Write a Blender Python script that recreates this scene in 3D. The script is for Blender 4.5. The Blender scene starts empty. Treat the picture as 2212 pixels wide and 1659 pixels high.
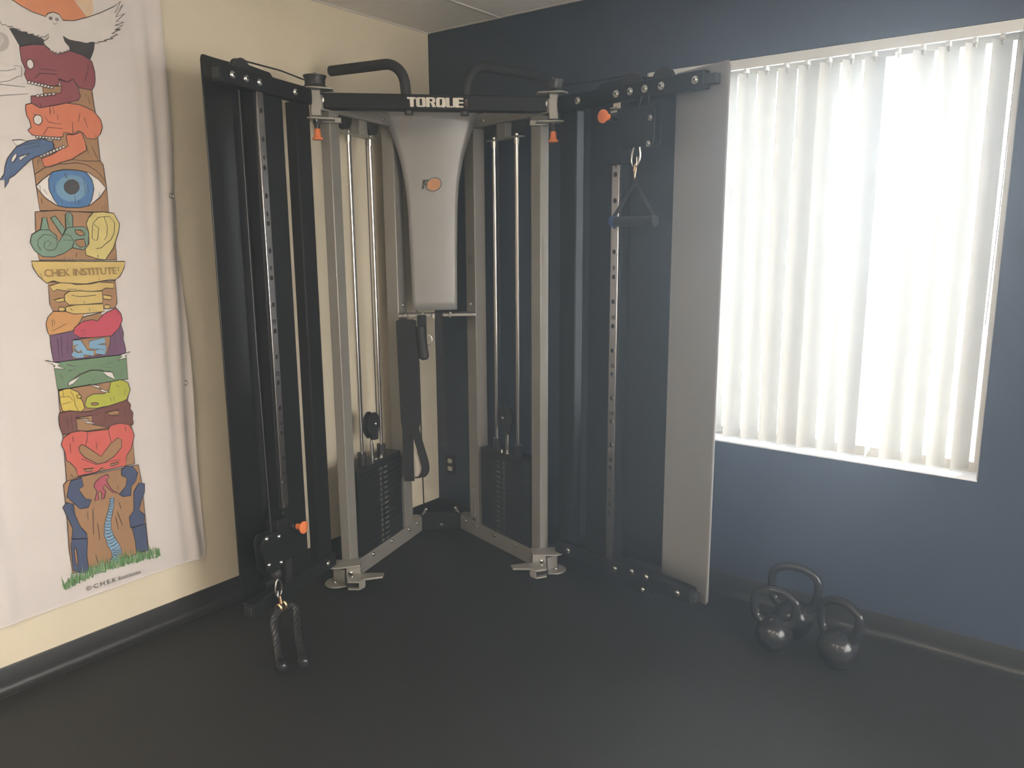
import bpy, bmesh, math, random
from mathutils import Vector

# ------------------------------------------------------------------ camera, world, light, exposure
scene = bpy.context.scene
COL = scene.collection
CAM_POS = (3.04992, -3.27140, 1.62592)
YAW, PITCH, ROLL = -0.651869, -0.185753, -0.0063197
FPX = 1681.85
cam_data = bpy.data.cameras.new('camera')
cam_data.sensor_fit = 'HORIZONTAL'
cam_data.sensor_width = 36.0
cam_data.lens = FPX / 2212.0 * 36.0
cam_data.clip_start = 0.05
cam = bpy.data.objects.new('camera', cam_data)
COL.objects.link(cam)
_f = Vector((math.sin(YAW) * math.cos(PITCH), math.cos(YAW) * math.cos(PITCH), math.sin(PITCH)))
_r = Vector((math.cos(YAW), -math.sin(YAW), 0))
_u = _r.cross(_f)
_r2 = _r * math.cos(ROLL) + _u * math.sin(ROLL)
_u2 = -_r * math.sin(ROLL) + _u * math.cos(ROLL)
from mathutils import Matrix
cam.matrix_world = Matrix(((_r2.x, _u2.x, -_f.x, CAM_POS[0]), (_r2.y, _u2.y, -_f.y, CAM_POS[1]), (_r2.z, _u2.z, -_f.z, CAM_POS[2]), (0, 0, 0, 1)))
scene.camera = cam

scene.view_settings.view_transform = 'Standard'
scene.view_settings.look = 'None'
scene.view_settings.gamma = 1.0
scene.view_settings.use_curve_mapping = False
scene.view_settings.exposure = 0.85

scene.cycles.max_bounces = 8
SKY_STRENGTH = 14.0
GLARE_DENSITY = 0.115

world = bpy.data.worlds.new('daylight')
scene.world = world
world.use_nodes = True
_wn = world.node_tree
_bg = _wn.nodes['Background']
_bg.inputs[0].default_value = (0.97, 0.97, 0.97, 1)
_bg.inputs[1].default_value = SKY_STRENGTH

H = 2.70
RX, RY = 5.4, -6.6
WX0, WX1, WZ0, WZ1 = 1.32, 2.737, 0.717, 2.342       # window opening in the navy wall
_pl = bpy.data.lights.new('window_daylight_portal', 'AREA')
_pl.shape = 'RECTANGLE'
_pl.size = WX1 - WX0
_pl.size_y = WZ1 - WZ0
_pl.cycles.is_portal = True
_po = bpy.data.objects.new('window_daylight_portal', _pl)
COL.objects.link(_po)
_po.location = ((WX0 + WX1) / 2, 0.20, (WZ0 + WZ1) / 2)
_po.rotation_euler = (math.radians(-90), 0, 0)

V2Y0, V2Y1, V2Z0, V2Z1 = -2.9, -0.5, 0.50, 2.45         # made-up opening in the unseen right-hand wall, lights the cream wall
_pl2 = bpy.data.lights.new('added_window_portal', 'AREA')
_pl2.shape = 'RECTANGLE'
_pl2.size = V2Z1 - V2Z0
_pl2.size_y = V2Y1 - V2Y0
_pl2.cycles.is_portal = True
_po2 = bpy.data.objects.new('added_window_portal', _pl2)
COL.objects.link(_po2)
_po2.location = (RX + 0.15, (V2Y0 + V2Y1) / 2, (V2Z0 + V2Z1) / 2)
_po2.rotation_euler = (0, math.radians(90), 0)

# ------------------------------------------------------------------ materials
MATS = {}
def mat(name, col, rough=0.5, metal=0.0, noise=0.0, nscale=20.0, bump=0.0, bscale=80.0, coat=0.0, spec=0.5, stretch=None):
    m = bpy.data.materials.new(name)
    m.use_nodes = True
    nt = m.node_tree
    b = nt.nodes['Principled BSDF']
    b.inputs['Roughness'].default_value = rough
    b.inputs['Metallic'].default_value = metal
    b.inputs['Coat Weight'].default_value = coat
    b.inputs['Specular IOR Level'].default_value = spec
    b.inputs['Base Color'].default_value = (*col, 1)
    tc = nt.nodes.new('ShaderNodeTexCoord')
    src = tc.outputs['Object']
    if stretch:
        mp = nt.nodes.new('ShaderNodeMapping')
        mp.inputs['Scale'].default_value = stretch
        nt.links.new(src, mp.inputs['Vector'])
        src = mp.outputs['Vector']
    if noise > 0:
        n = nt.nodes.new('ShaderNodeTexNoise')
        n.inputs['Scale'].default_value = nscale
        n.inputs['Detail'].default_value = 4
        nt.links.new(src, n.inputs['Vector'])
        cr = nt.nodes.new('ShaderNodeValToRGB')
        cr.color_ramp.elements[0].position = 0.3
        cr.color_ramp.elements[1].position = 0.7
        cr.color_ramp.elements[0].color = (*[max(0, c * (1 - noise)) for c in col], 1)
        cr.color_ramp.elements[1].color = (*[min(1, c * (1 + noise)) for c in col], 1)
        nt.links.new(n.outputs['Fac'], cr.inputs['Fac'])
        nt.links.new(cr.outputs['Color'], b.inputs['Base Color'])
    if bump > 0:
        n2 = nt.nodes.new('ShaderNodeTexNoise')
        n2.inputs['Scale'].default_value = bscale
        n2.inputs['Detail'].default_value = 5
        nt.links.new(src, n2.inputs['Vector'])
        bp = nt.nodes.new('ShaderNodeBump')
        bp.inputs['Strength'].default_value = bump
        bp.inputs['Distance'].default_value = 0.003
        nt.links.new(n2.outputs['Fac'], bp.inputs['Height'])
        nt.links.new(bp.outputs['Normal'], b.inputs['Normal'])
    MATS[name] = m
    return m

mat('cream_paint', (0.72, 0.65, 0.51), 0.55, noise=0.02, nscale=3, bump=0.06, bscale=220)
mat('navy_paint', (0.034, 0.049, 0.080), 0.42, noise=0.05, nscale=3, bump=0.06, bscale=220)
mat('far_paint', (0.80, 0.76, 0.68), 0.6, noise=0.02, nscale=3)
mat('ceiling_tile', (0.90, 0.88, 0.84), 0.9, noise=0.04, nscale=60, bump=0.15, bscale=260)
mat('ceiling_grid', (0.66, 0.65, 0.62), 0.5, noise=0.02)
mat('rubber_floor', (0.0095, 0.009, 0.0088), 0.62, noise=0.35, nscale=240, bump=0.25, bscale=420)
mat('vinyl_base', (0.018, 0.018, 0.0185), 0.38, noise=0.06, nscale=6)
mat('silver_paint', (0.29, 0.28, 0.255), 0.38, metal=0.25, noise=0.03, nscale=120)
mat('shroud_grey', (0.30, 0.298, 0.295), 0.38, metal=0.15, noise=0.03, nscale=120)
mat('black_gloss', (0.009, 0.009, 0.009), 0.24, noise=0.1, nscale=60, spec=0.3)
mat('black_paint', (0.010, 0.0105, 0.011), 0.5, spec=0.2, noise=0.1, nscale=60, bump=0.05, bscale=300)
mat('black_rubber', (0.020, 0.020, 0.021), 0.6, noise=0.15, nscale=90, bump=0.15, bscale=300)
mat('black_plastic', (0.022, 0.022, 0.024), 0.4, noise=0.1, nscale=60)
mat('chrome', (0.72, 0.70, 0.67), 0.13, metal=1.0, noise=0.03, nscale=200)
mat('brushed_steel', (0.78, 0.75, 0.73), 0.22, metal=1.0, noise=0.03, nscale=200)
mat('zinc', (0.62, 0.62, 0.60), 0.26, metal=1.0, noise=0.06, nscale=200)
mat('brass', (0.70, 0.50, 0.30), 0.3, metal=1.0, noise=0.06, nscale=200)
mat('orange_knob', (0.80, 0.22, 0.07), 0.42, noise=0.05, nscale=40)
mat('stack_iron', (0.014, 0.016, 0.017), 0.5, noise=0.15, nscale=70, bump=0.06, bscale=200)
mat('stack_mark', (0.22, 0.22, 0.20), 0.45, noise=0.1, nscale=70)
mat('webbing', (0.012, 0.012, 0.013), 0.85, noise=0.2, nscale=300, bump=0.3, bscale=500)
mat('webbing_lining', (0.42, 0.38, 0.33), 0.8, noise=0.1, nscale=200)
mat('blue_plastic', (0.03, 0.07, 0.22), 0.4, noise=0.1, nscale=60)
mat('hole_dark', (0.004, 0.004, 0.004), 0.8, noise=0.1)
mat('letter_cream', (0.62, 0.58, 0.50), 0.5, noise=0.03, nscale=60)
mat('letter_rust', (0.14, 0.06, 0.045), 0.5, noise=0.05, nscale=60)
mat('logo_grey', (0.045, 0.05, 0.045), 0.5, noise=0.05, nscale=60)
mat('logo_orange', (0.58, 0.27, 0.11), 0.5, noise=0.05, nscale=60)
mat('sticker', (0.33, 0.32, 0.30), 0.5, noise=0.12, nscale=150)
mat('sticker_dark', (0.03, 0.03, 0.03), 0.5, noise=0.1, nscale=150)
mat('cast_iron_gloss', (0.014, 0.014, 0.016), 0.20, noise=0.2, nscale=40, bump=0.5, bscale=30, spec=0.4)
mat('banner_cloth', (0.66, 0.62, 0.61), 0.85, noise=0.02, nscale=8, bump=0.1, bscale=500)
mat('outlet_ivory', (0.72, 0.70, 0.64), 0.4, noise=0.03)
mat('headrail', (0.62, 0.60, 0.56), 0.4, noise=0.02)
mat('window_metal', (0.62, 0.58, 0.52), 0.35, noise=0.04, nscale=30)
mat('plaster_white', (0.78, 0.78, 0.78), 0.6, noise=0.03, nscale=10)
mat('pale_concrete', (0.75, 0.74, 0.71), 0.9, noise=0.1, nscale=10)

PRINT = dict(sun=(0.66, 0.26, 0.13), sun_pale=(0.68, 0.50, 0.34), ink=(0.045, 0.042, 0.05), maroon=(0.27, 0.075, 0.095), owl=(0.66, 0.62, 0.60), grey=(0.45, 0.42, 0.40),
             grey_pale=(0.40, 0.37, 0.36), white_soft=(0.55, 0.51, 0.49), white=(0.74, 0.71, 0.69), line=(0.045, 0.035, 0.04), tan=(0.36, 0.21, 0.115), orange=(0.62, 0.20, 0.115), blue=(0.085, 0.14, 0.27),
             iris=(0.085, 0.20, 0.42), iris_pale=(0.17, 0.32, 0.48), pupil=(0.07, 0.07, 0.075), teal=(0.19, 0.30, 0.235), yellow=(0.60, 0.51, 0.20), yellow2=(0.61, 0.46, 0.175), amber=(0.57, 0.30, 0.12),
             purple=(0.17, 0.09, 0.17), pink=(0.52, 0.085, 0.125), sky=(0.22, 0.40, 0.58), green=(0.16, 0.26, 0.16), gold=(0.60, 0.47, 0.10), lime=(0.43, 0.46, 0.075), brown=(0.18, 0.075, 0.07),
             coral=(0.60, 0.13, 0.11), navy=(0.07, 0.095, 0.18), rose=(0.44, 0.10, 0.14), grass=(0.08, 0.22, 0.07), grass2=(0.13, 0.29, 0.12), grass3=(0.22, 0.36, 0.19), letter=(0.30, 0.20, 0.09))
for _k, _c in PRINT.items():
    mat('print_' + _k, _c, 0.85, noise=0.04, nscale=30)

def vane_material():
    m = bpy.data.materials.new('vane_vinyl')
    m.use_nodes = True
    nt = m.node_tree
    nt.nodes.clear()
    out = nt.nodes.new('ShaderNodeOutputMaterial')
    mix = nt.nodes.new('ShaderNodeMixShader')
    mix.inputs[0].default_value = 0.045
    d = nt.nodes.new('ShaderNodeBsdfPrincipled')
    d.inputs['Roughness'].default_value = 0.5
    tr = nt.nodes.new('ShaderNodeBsdfTranslucent')
    n = nt.nodes.new('ShaderNodeTexNoise')
    n.inputs['Scale'].default_value = 60
    cr = nt.nodes.new('ShaderNodeValToRGB')
    cr.color_ramp.elements[0].color = (0.46, 0.445, 0.41, 1)
    cr.color_ramp.elements[1].color = (0.50, 0.485, 0.445, 1)
    nt.links.new(n.outputs['Fac'], cr.inputs['Fac'])
    nt.links.new(cr.outputs['Color'], d.inputs['Base Color'])
    nt.links.new(cr.outputs['Color'], tr.inputs['Color'])
    nt.links.new(d.outputs[0], mix.inputs[1])
    nt.links.new(tr.outputs[0], mix.inputs[2])
    nt.links.new(mix.outputs[0], out.inputs[0])
    MATS['vane_vinyl'] = m
vane_material()

def glass_material(name, tint):
    m = bpy.data.materials.new(name)
    m.use_nodes = True
    nt = m.node_tree
    nt.nodes.clear()
    out = nt.nodes.new('ShaderNodeOutputMaterial')
    mix = nt.nodes.new('ShaderNodeMixShader')
    t = nt.nodes.new('ShaderNodeBsdfTransparent')
    t.inputs[0].default_value = tint
    g = nt.nodes.new('ShaderNodeBsdfGlossy')
    g.inputs['Roughness'].default_value = 0.02
    fr = nt.nodes.new('ShaderNodeFresnel')
    fr.inputs['IOR'].default_value = 1.3
    nt.links.new(fr.outputs[0], mix.inputs[0])
    nt.links.new(t.outputs[0], mix.inputs[1])
    nt.links.new(g.outputs[0], mix.inputs[2])
    nt.links.new(mix.outputs[0], out.inputs[0])
    MATS[name] = m
glass_material('window_glass', (0.95, 0.97, 0.97, 1))
glass_material('tinted_glass', (0.90, 0.95, 1.0, 1))

def lamp_material(name, col, strength):
    m = bpy.data.materials.new(name)
    m.use_nodes = True
    b = m.node_tree.nodes['Principled BSDF']
    b.inputs['Base Color'].default_value = (0.8, 0.8, 0.78, 1)
    b.inputs['Emission Color'].default_value = (*col, 1)
    b.inputs['Emission Strength'].default_value = strength
    MATS[name] = m
lamp_material('lamp_diffuser', (1.0, 0.92, 0.78), 17.0)

# ------------------------------------------------------------------ mesh helpers
class MB:
    """collects shapes in world space; build() links them as one mesh object"""
    def __init__(self):
        self.v = []; self.f = []; self.m = []; self.cur = 0
    def slot(self, i):
        self.cur = i; return self
    def add(self, vs, fs):
        o = len(self.v)
        self.v += [Vector(v) for v in vs]
        for f in fs:
            self.f.append([o + i for i in f]); self.m.append(self.cur)
        return self
    def hexa(self, p8):
        return self.add(p8, [(0, 1, 2, 3), (7, 6, 5, 4), (0, 4, 5, 1), (1, 5, 6, 2), (2, 6, 7, 3), (3, 7, 4, 0)])
    def box(self, F, a0, a1, b0, b1, c0, c1):
        return self.hexa([F(a0, b0, c0), F(a1, b0, c0), F(a1, b1, c0), F(a0, b1, c0), F(a0, b0, c1), F(a1, b0, c1), F(a1, b1, c1), F(a0, b1, c1)])
    def rings(self, rings, cap=True, closed=False):
        n = len(rings[0]); vs = [q for r in rings for q in r]; fs = []
        k = len(rings)
        for i in range(k if closed else k - 1):
            a = i * n; b = ((i + 1) % k) * n
            for j in range(n):
                j2 = (j + 1) % n
                fs.append((a + j, a + j2, b + j2, b + j))
        if cap and not closed:
            fs.append(tuple(range(n - 1, -1, -1))); fs.append(tuple((k - 1) * n + j for j in range(n)))
        return self.add(vs, fs)
    def tube(self, pts, r, n=10, closed=False, flat=None):
        pts = [Vector(p) for p in pts]; k = len(pts); rings = []
        up = None
        for i, p in enumerate(pts):
            if closed: t = pts[(i + 1) % k] - pts[i - 1]
            elif i == 0: t = pts[1] - pts[0]
            elif i == k - 1: t = pts[-1] - pts[-2]
            else: t = pts[i + 1] - pts[i - 1]
            t.normalize()
            if up is None:
                a = Vector((0, 0, 1)) if abs(t.z) < 0.9 else Vector((1, 0, 0))
                up = (a - t * a.dot(t)).normalized()
            else:
                up = (up - t * up.dot(t)).normalized()
            s = t.cross(up)
            rr = r[i] if isinstance(r, (list, tuple)) else r
            fl = flat or 1.0
            rings.append([p + up * (rr * math.cos(2 * math.pi * j / n)) + s * (rr * fl * math.sin(2 * math.pi * j / n)) for j in range(n)])
        return self.rings(rings, closed=closed)
    def cyl(self, a, b, r, n=14, r2=None):
        return self.tube([a, b], [r, r if r2 is None else r2], n)
    def lathe(self, o, axis, prof, n=20):
        """prof: list of (distance along axis, radius)"""
        o = Vector(o); ax = Vector(axis).normalized()
        a = Vector((0, 0, 1)) if abs(ax.z) < 0.9 else Vector((1, 0, 0))
        e = (a - ax * a.dot(ax)).normalized(); g = ax.cross(e)
        return self.rings([[o + ax * d + e * (r * math.cos(2 * math.pi * j / n)) + g * (r * math.sin(2 * math.pi * j / n)) for j in range(n)] for d, r in prof])
    def prism(self, poly, vec):
        """extrude a planar polygon (3-D points) along vec"""
        poly = [Vector(p) for p in poly]; vec = Vector(vec); n = len(poly)
        vs = poly + [p + vec for p in poly]
        fs = [tuple(range(n)), tuple(range(2 * n - 1, n - 1, -1))] + [(i, n + i, n + (i + 1) % n, (i + 1) % n) for i in range(n)]
        return self.add(vs, fs)
    def sphere(self, c, r, n=16, m=10, sz=1.0):
        c = Vector(c)
        return self.rings([[c + Vector((r * math.sin(math.pi * (i + .02) / (m + .04)) * math.cos(2 * math.pi * j / n), r * math.sin(math.pi * (i + .02) / (m + .04)) * math.sin(2 * math.pi * j / n), -r * sz * math.cos(math.pi * (i + .02) / (m + .04)))) for j in range(n)] for i in range(m + 1)])
    def build(self, name, mats, parent=None, bevel=0.0, smooth=True, angle=35, kind=None, recalc=True):
        if isinstance(mats, str): mats = [mats]
        o0 = parent_origin(parent)
        me = bpy.data.meshes.new(name)
        me.from_pydata([tuple(v - o0) for v in self.v], [], self.f)
        for m in mats: me.materials.append(MATS[m])
        me.polygons.foreach_set('material_index', self.m)
        if recalc:
            bm = bmesh.new(); bm.from_mesh(me)
            bmesh.ops.recalc_face_normals(bm, faces=bm.faces)
            bm.to_mesh(me); bm.free()
        if smooth:
            me.polygons.foreach_set('use_smooth', [True] * len(me.polygons))
            me.set_sharp_from_angle(angle=math.radians(angle))
        me.update()
        ob = bpy.data.objects.new(name, me)
        COL.objects.link(ob)
        if parent is not None: ob.parent = parent
        if bevel > 0:
            bv = ob.modifiers.new('bevel', 'BEVEL')
            bv.width = bevel; bv.segments = 2; bv.limit_method = 'ANGLE'; bv.angle_limit = math.radians(40)
        if kind: ob['kind'] = kind
        return ob

def parent_origin(p):
    o = Vector((0, 0, 0))
    while p is not None:
        o = o + p.location; p = p.parent
    return o

def thing(name, loc, label, category, group=None):
    e = bpy.data.objects.new(name, None)
    e.empty_display_size = 0.1
    COL.objects.link(e)
    e.location = loc
    tag(e, label, category, group)
    return e
def tag(o, label, category, group=None):
    o['label'] = label; o['category'] = category
    if group: o['group'] = group
    return o
def structure(o):
    o['kind'] = 'structure'; return o
def part_copy(src, name, parent, loc):
    """a copy of a part that shares its mesh; loc is relative to the parent"""
    c = src.copy(); c.name = name
    COL.objects.link(c); c.parent = parent; c.location = loc
    return c
def W(x, y, z): return Vector((x, y, z))
def text_mesh(name, body, fn, size, mats, parent, offset=0.0, align='LEFT', width=None):
    """flat lettering; fn maps (x, y) of the text plane to a world point"""
    cu = bpy.data.curves.new(name, 'FONT'); cu.body = body; cu.size = size; cu.offset = offset; cu.align_x = align
    cu.resolution_u = 3
    ob = bpy.data.objects.new(name, cu); COL.objects.link(ob)
    dg = bpy.context.evaluated_depsgraph_get()
    me = bpy.data.meshes.new_from_object(ob.evaluated_get(dg))
    bpy.data.objects.remove(ob)
    xs = 1.0
    if width:
        lo, hi = min(v.co.x for v in me.vertices), max(v.co.x for v in me.vertices); xs = width / (hi - lo)
    mb = MB()
    mb.add([fn(v.co.x * xs, v.co.y) for v in me.vertices], [tuple(p.vertices) for p in me.polygons])
    bpy.data.meshes.remove(me)
    return mb.build(name, mats, parent, smooth=False, recalc=False)

# ------------------------------------------------------------------ the room
structure(MB().box(W, -0.1, RX + 0.1, RY - 0.1, 0.16, -0.08, 0.0).build('floor', 'rubber_floor'))
structure(MB().box(W, -0.14, 0.0, RY - 0.1, 0.16, 0.0, H + 0.1).build('wall_left', 'cream_paint'))
_wb = MB()
_wb.box(W, 0.0, WX0, 0.0, 0.16, 0.0, H + 0.1)
_wb.box(W, WX1, RX + 0.1, 0.0, 0.16, 0.0, H + 0.1)
_wb.box(W, WX0, WX1, 0.0, 0.16, 0.0, WZ0)
_wb.box(W, WX0, WX1, 0.0, 0.16, WZ1, H + 0.1)
structure(_wb.build('wall_back', 'navy_paint'))
_wr = MB()
_wr.box(W, RX, RX + 0.12, RY, V2Y0, 0.0, H + 0.1).box(W, RX, RX + 0.12, V2Y1, 0.0, 0.0, H + 0.1)
_wr.box(W, RX, RX + 0.12, V2Y0, V2Y1, 0.0, V2Z0).box(W, RX, RX + 0.12, V2Y0, V2Y1, V2Z1, H + 0.1)
structure(_wr.build('wall_right', 'far_paint'))
structure(MB().box(W, 0.0, RX, RY - 0.12, RY, 0.0, H + 0.1).build('wall_front', 'far_paint'))
structure(MB().box(W, -30, 40, 0.17, 60, -0.32, -0.30).build('ground', 'pale_concrete'))
structure(MB().box(W, RX + 0.13, 40, -40, 0.17, -0.32, -0.30).build('ground', 'pale_concrete'))

# suspended ceiling: backing slab, tee grid, lay-in tiles
ceil = structure(MB().box(W, 0.0, RX, RY, 0.0, H + 0.014, H + 0.1).build('ceiling', 'ceiling_tile'))
xs = [0.0, 0.49] + [0.49 + 0.61 * i for i in range(1, 9)]
xs = [x for x in xs if x < RX - 0.1] + [RX]
ys = [0.0, -1.02, -2.24, -3.46, -4.68, -5.90, RY]
LIGHT_CELLS = {(2, 3), (5, 3), (8, 3), (5, 5)}
g = MB()
for x in xs:
    g.box(W, x - 0.0115, x + 0.0115, RY, 0, H, H + 0.012)
for y in ys:
    g.box(W, 0, RX, y - 0.0115, y + 0.0115, H + 0.0004, H + 0.012)
g.build('tee_grid', 'ceiling_grid', ceil, bevel=0.001)
for i in range(len(xs) - 1):
    for j in range(len(ys) - 1):
        if (i, j) in LIGHT_CELLS: continue
        MB().box(W, xs[i] + 0.0035, xs[i + 1] - 0.0035, ys[j + 1] + 0.0035, ys[j] - 0.0035, H + 0.0045, H + 0.0135).build('ceiling_tile', 'ceiling_tile', ceil)
for k, (i, j) in enumerate(sorted(LIGHT_CELLS)):
    cx, cy = (xs[i] + xs[i + 1]) / 2, (ys[j] + ys[j + 1]) / 2
    t = thing('ceiling_light', (cx, cy, H), ['recessed ceiling light panel nearest the hanging wall banner', 'recessed ceiling light panel straight above the camera', 'recessed ceiling light panel at the far end of the room', 'recessed ceiling light panel nearest the right side wall'][k], 'light', 'recessed ceiling lights')
    fr = MB()
    x0, x1, y0, y1 = xs[i] + 0.012, xs[i + 1] - 0.012, ys[j + 1] + 0.012, ys[j] - 0.012
    for b in ((x0, x0 + 0.03, y0, y1), (x1 - 0.03, x1, y0, y1), (x0 + 0.03, x1 - 0.03, y0, y0 + 0.03), (x0 + 0.03, x1 - 0.03, y1 - 0.03, y1)):
        fr.box(W, *b, H - 0.02, H + 0.012)
    fr.build('light_frame', 'ceiling_grid', t)
    MB().box(W, x0 + 0.03, x1 - 0.03, y0 + 0.03, y1 - 0.03, H - 0.07, H + 0.010).build('diffuser', 'lamp_diffuser', t)

# vinyl cove base along both walls
def cove(name, F, l0, l1):
    prof = [(0.0, 0.0), (0.030, 0.0), (0.030, 0.0035), (0.020, 0.0045), (0.012, 0.010), (0.0065, 0.020), (0.0045, 0.034), (0.0045, 0.099), (0.0030, 0.1025), (0.0, 0.1025)]
    m = MB()
    m.rings([[F(l0, d, z) for d, z in prof], [F(l1, d, z) for d, z in prof]])
    return structure(m.build(name, 'vinyl_base'))
cove('baseboard_left', lambda l, d, z: W(d, l, z), RY, 0.0)
cove('baseboard_back', lambda l, d, z: W(l, -d, z), 0.005, RX)

# window: reveals, sill, metal frame, panes
win = structure(MB().box(W, WX0, WX1, 0.115, 0.15, WZ0, WZ0 + 0.045).box(W, WX0, WX1, 0.115, 0.15, WZ1 - 0.045, WZ1).box(W, WX0, WX0 + 0.045, 0.115, 0.15, WZ0 + 0.045, WZ1 - 0.045).box(W, WX1 - 0.03, WX1, 0.115, 0.15, WZ0 + 0.045, WZ1 - 0.045).build('window_1', 'window_metal', bevel=0.002))
xm = (WX0 + WX1) / 2
MB().box(W, xm - 0.02, xm + 0.02, 0.116, 0.148, WZ0 + 0.045, WZ1 - 0.045).build('window_mullion', 'window_metal', win, bevel=0.002)
for a, b in ((WX0 + 0.045, xm - 0.02), (xm + 0.02, WX1 - 0.03)):
    MB().box(W, a, b, 0.130, 0.134, WZ0 + 0.045, WZ1 - 0.045).build('window_pane', 'tinted_glass', win)
MB().box(W, WX0, WX1, 0.002, 0.115, WZ0, WZ0 + 0.006).build('window_sill', 'plaster_white', win, bevel=0.001)
for a, b in ((WX0, WX0 + 0.005), (WX1 - 0.005, WX1)):
    MB().box(W, a, b, 0.004, 0.115, WZ0 + 0.006, WZ1 - 0.004).build('window_jamb', 'plaster_white', win, bevel=0.001)

# window added to the unseen right-hand wall to throw daylight at the left wall
w2 = MB()
for a, b, c, d in ((V2Y0, V2Y1, V2Z0, V2Z0 + 0.05), (V2Y0, V2Y1, V2Z1 - 0.05, V2Z1), (V2Y0, V2Y0 + 0.05, V2Z0 + 0.05, V2Z1 - 0.05), (V2Y1 - 0.05, V2Y1, V2Z0 + 0.05, V2Z1 - 0.05)):
    w2.box(W, RX + 0.05, RX + 0.09, a, b, c, d)
win2 = structure(w2.build('added_window', 'window_metal', bevel=0.002))
ym = (V2Y0 + V2Y1) / 2
MB().box(W, RX + 0.051, RX + 0.089, ym - 0.02, ym + 0.02, V2Z0 + 0.05, V2Z1 - 0.05).build('window_mullion', 'window_metal', win2, bevel=0.002)
for a, b in ((V2Y0 + 0.05, ym - 0.02), (ym + 0.02, V2Y1 - 0.05)):
    MB().box(W, RX + 0.068, RX + 0.072, a, b, V2Z0 + 0.05, V2Z1 - 0.05).build('window_pane', 'window_glass', win2)

# vertical blind in the opening
bl = thing('vertical_blind', ((WX0 + WX1) / 2, 0.05, WZ1), 'white vertical blind with slightly turned vanes filling the bright window', 'blind')
hr = MB()
hr.box(W, WX0 + 0.008, WX1 - 0.008, 0.004, 0.040, WZ1 - 0.036, WZ1 - 0.003)
hr.build('headrail', 'headrail', bl, bevel=0.003)
MB().box(W, WX0 + 0.008, WX1 - 0.008, -0.001, 0.006, WZ1 - 0.040, WZ1 - 0.002).build('valance_lip', 'headrail', bl, bevel=0.001)
random.seed(11)
VP = 0.0826
nv = 17
vx = [2.6675 - VP * k for k in range(nv)]
for k, x in enumerate(vx):
    if x < WX0 + 0.03: continue
    ang = math.radians(52 + random.uniform(-5, 5))
    if k == 4: ang = math.radians(84)
    if k == 3: ang = math.radians(46)
    tw = math.radians(random.uniform(-7, 7))
    zt, zb = WZ1 - 0.050, WZ0 + 0.018 + random.uniform(0, 0.006)
    m = MB(); rows = []
    nz, ns = 8, 6
    for i in range(nz + 1):
        z = zb + (zt - zb) * i / nz
        a = ang + tw * (1 - i / nz)
        row = []
        for j in range(ns + 1):
            q = (j / ns - 0.5) * 0.089
            bow = 0.0055 * (1 - (2 * j / ns - 1) ** 2)
            # left edge of the vane is turned into the room
            row.append((x + q * math.cos(a) - bow * math.sin(a), 0.056 + q * math.sin(a) + bow * math.cos(a), z))
        rows.append(row)
    vs = [p for r in rows for p in r]
    m.add(vs, [(i * (ns + 1) + j, i * (ns + 1) + j + 1, (i + 1) * (ns + 1) + j + 1, (i + 1) * (ns + 1) + j) for i in range(nz) for j in range(ns)])
    v = m.build('vane', 'vane_vinyl', bl, angle=80)
    c = MB(); c.box(W, x - 0.006, x + 0.006, 0.020, 0.060, WZ1 - 0.050, WZ1 - 0.036); c.cyl((x, 0.056, WZ1 - 0.036), (x, 0.056, WZ1 - 0.066), 0.004, 8)
    c.build('vane_carrier', 'headrail', bl)
ch = MB(); ch.tube([(WX1 - 0.022, 0.03, WZ1 - 0.04), (WX1 - 0.024, 0.03, 1.7), (WX1 - 0.03, 0.03, 1.30)], 0.002, 6)
ch.build('control_cord', 'headrail', bl)

# power outlet on the navy wall
t = thing('wall_outlet', (0.098, 0, 0.324), 'ivory duplex outlet in a dark plate low on the navy wall', 'outlet')
MB().box(W, 0.063, 0.133, -0.005, 0.0, 0.266, 0.382).build('cover_plate', 'black_plastic', t, bevel=0.002)
for z in (0.300, 0.347):
    m = MB()
    pr = [(0.098 + 0.0165 * math.cos(a), z + min(0.0125, max(-0.0125, 0.0175 * math.sin(a)))) for a in [2 * math.pi * i / 24 for i in range(24)]]
    m.prism([(x, -0.0052, zz) for x, zz in pr], (0, -0.003, 0))
    rc = m.build('receptacle', 'outlet_ivory', t)
    s = MB(); s.box(W, 0.0905, 0.0925, -0.0085, -0.0082, z - 0.002, z + 0.007); s.box(W, 0.1035, 0.1055, -0.0085, -0.0082, z - 0.002, z + 0.006); s.cyl((0.098, -0.0082, z - 0.007), (0.098, -0.0085, z - 0.007), 0.0025, 10)
    s.build('slot', 'hole_dark', rc)

# thin black cord against the cream wall in the corner
cd = MB(); cd.tube([(0.0045, -0.146, 1.32), (0.0045, -0.1435, 0.95), (0.0045, -0.140, 0.5), (0.0045, -0.137, 0.104)], 0.0035, 8)
tag(cd.build('power_cord', 'black_plastic'), 'thin black cord running straight down the cream wall in the corner', 'cord')

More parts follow.
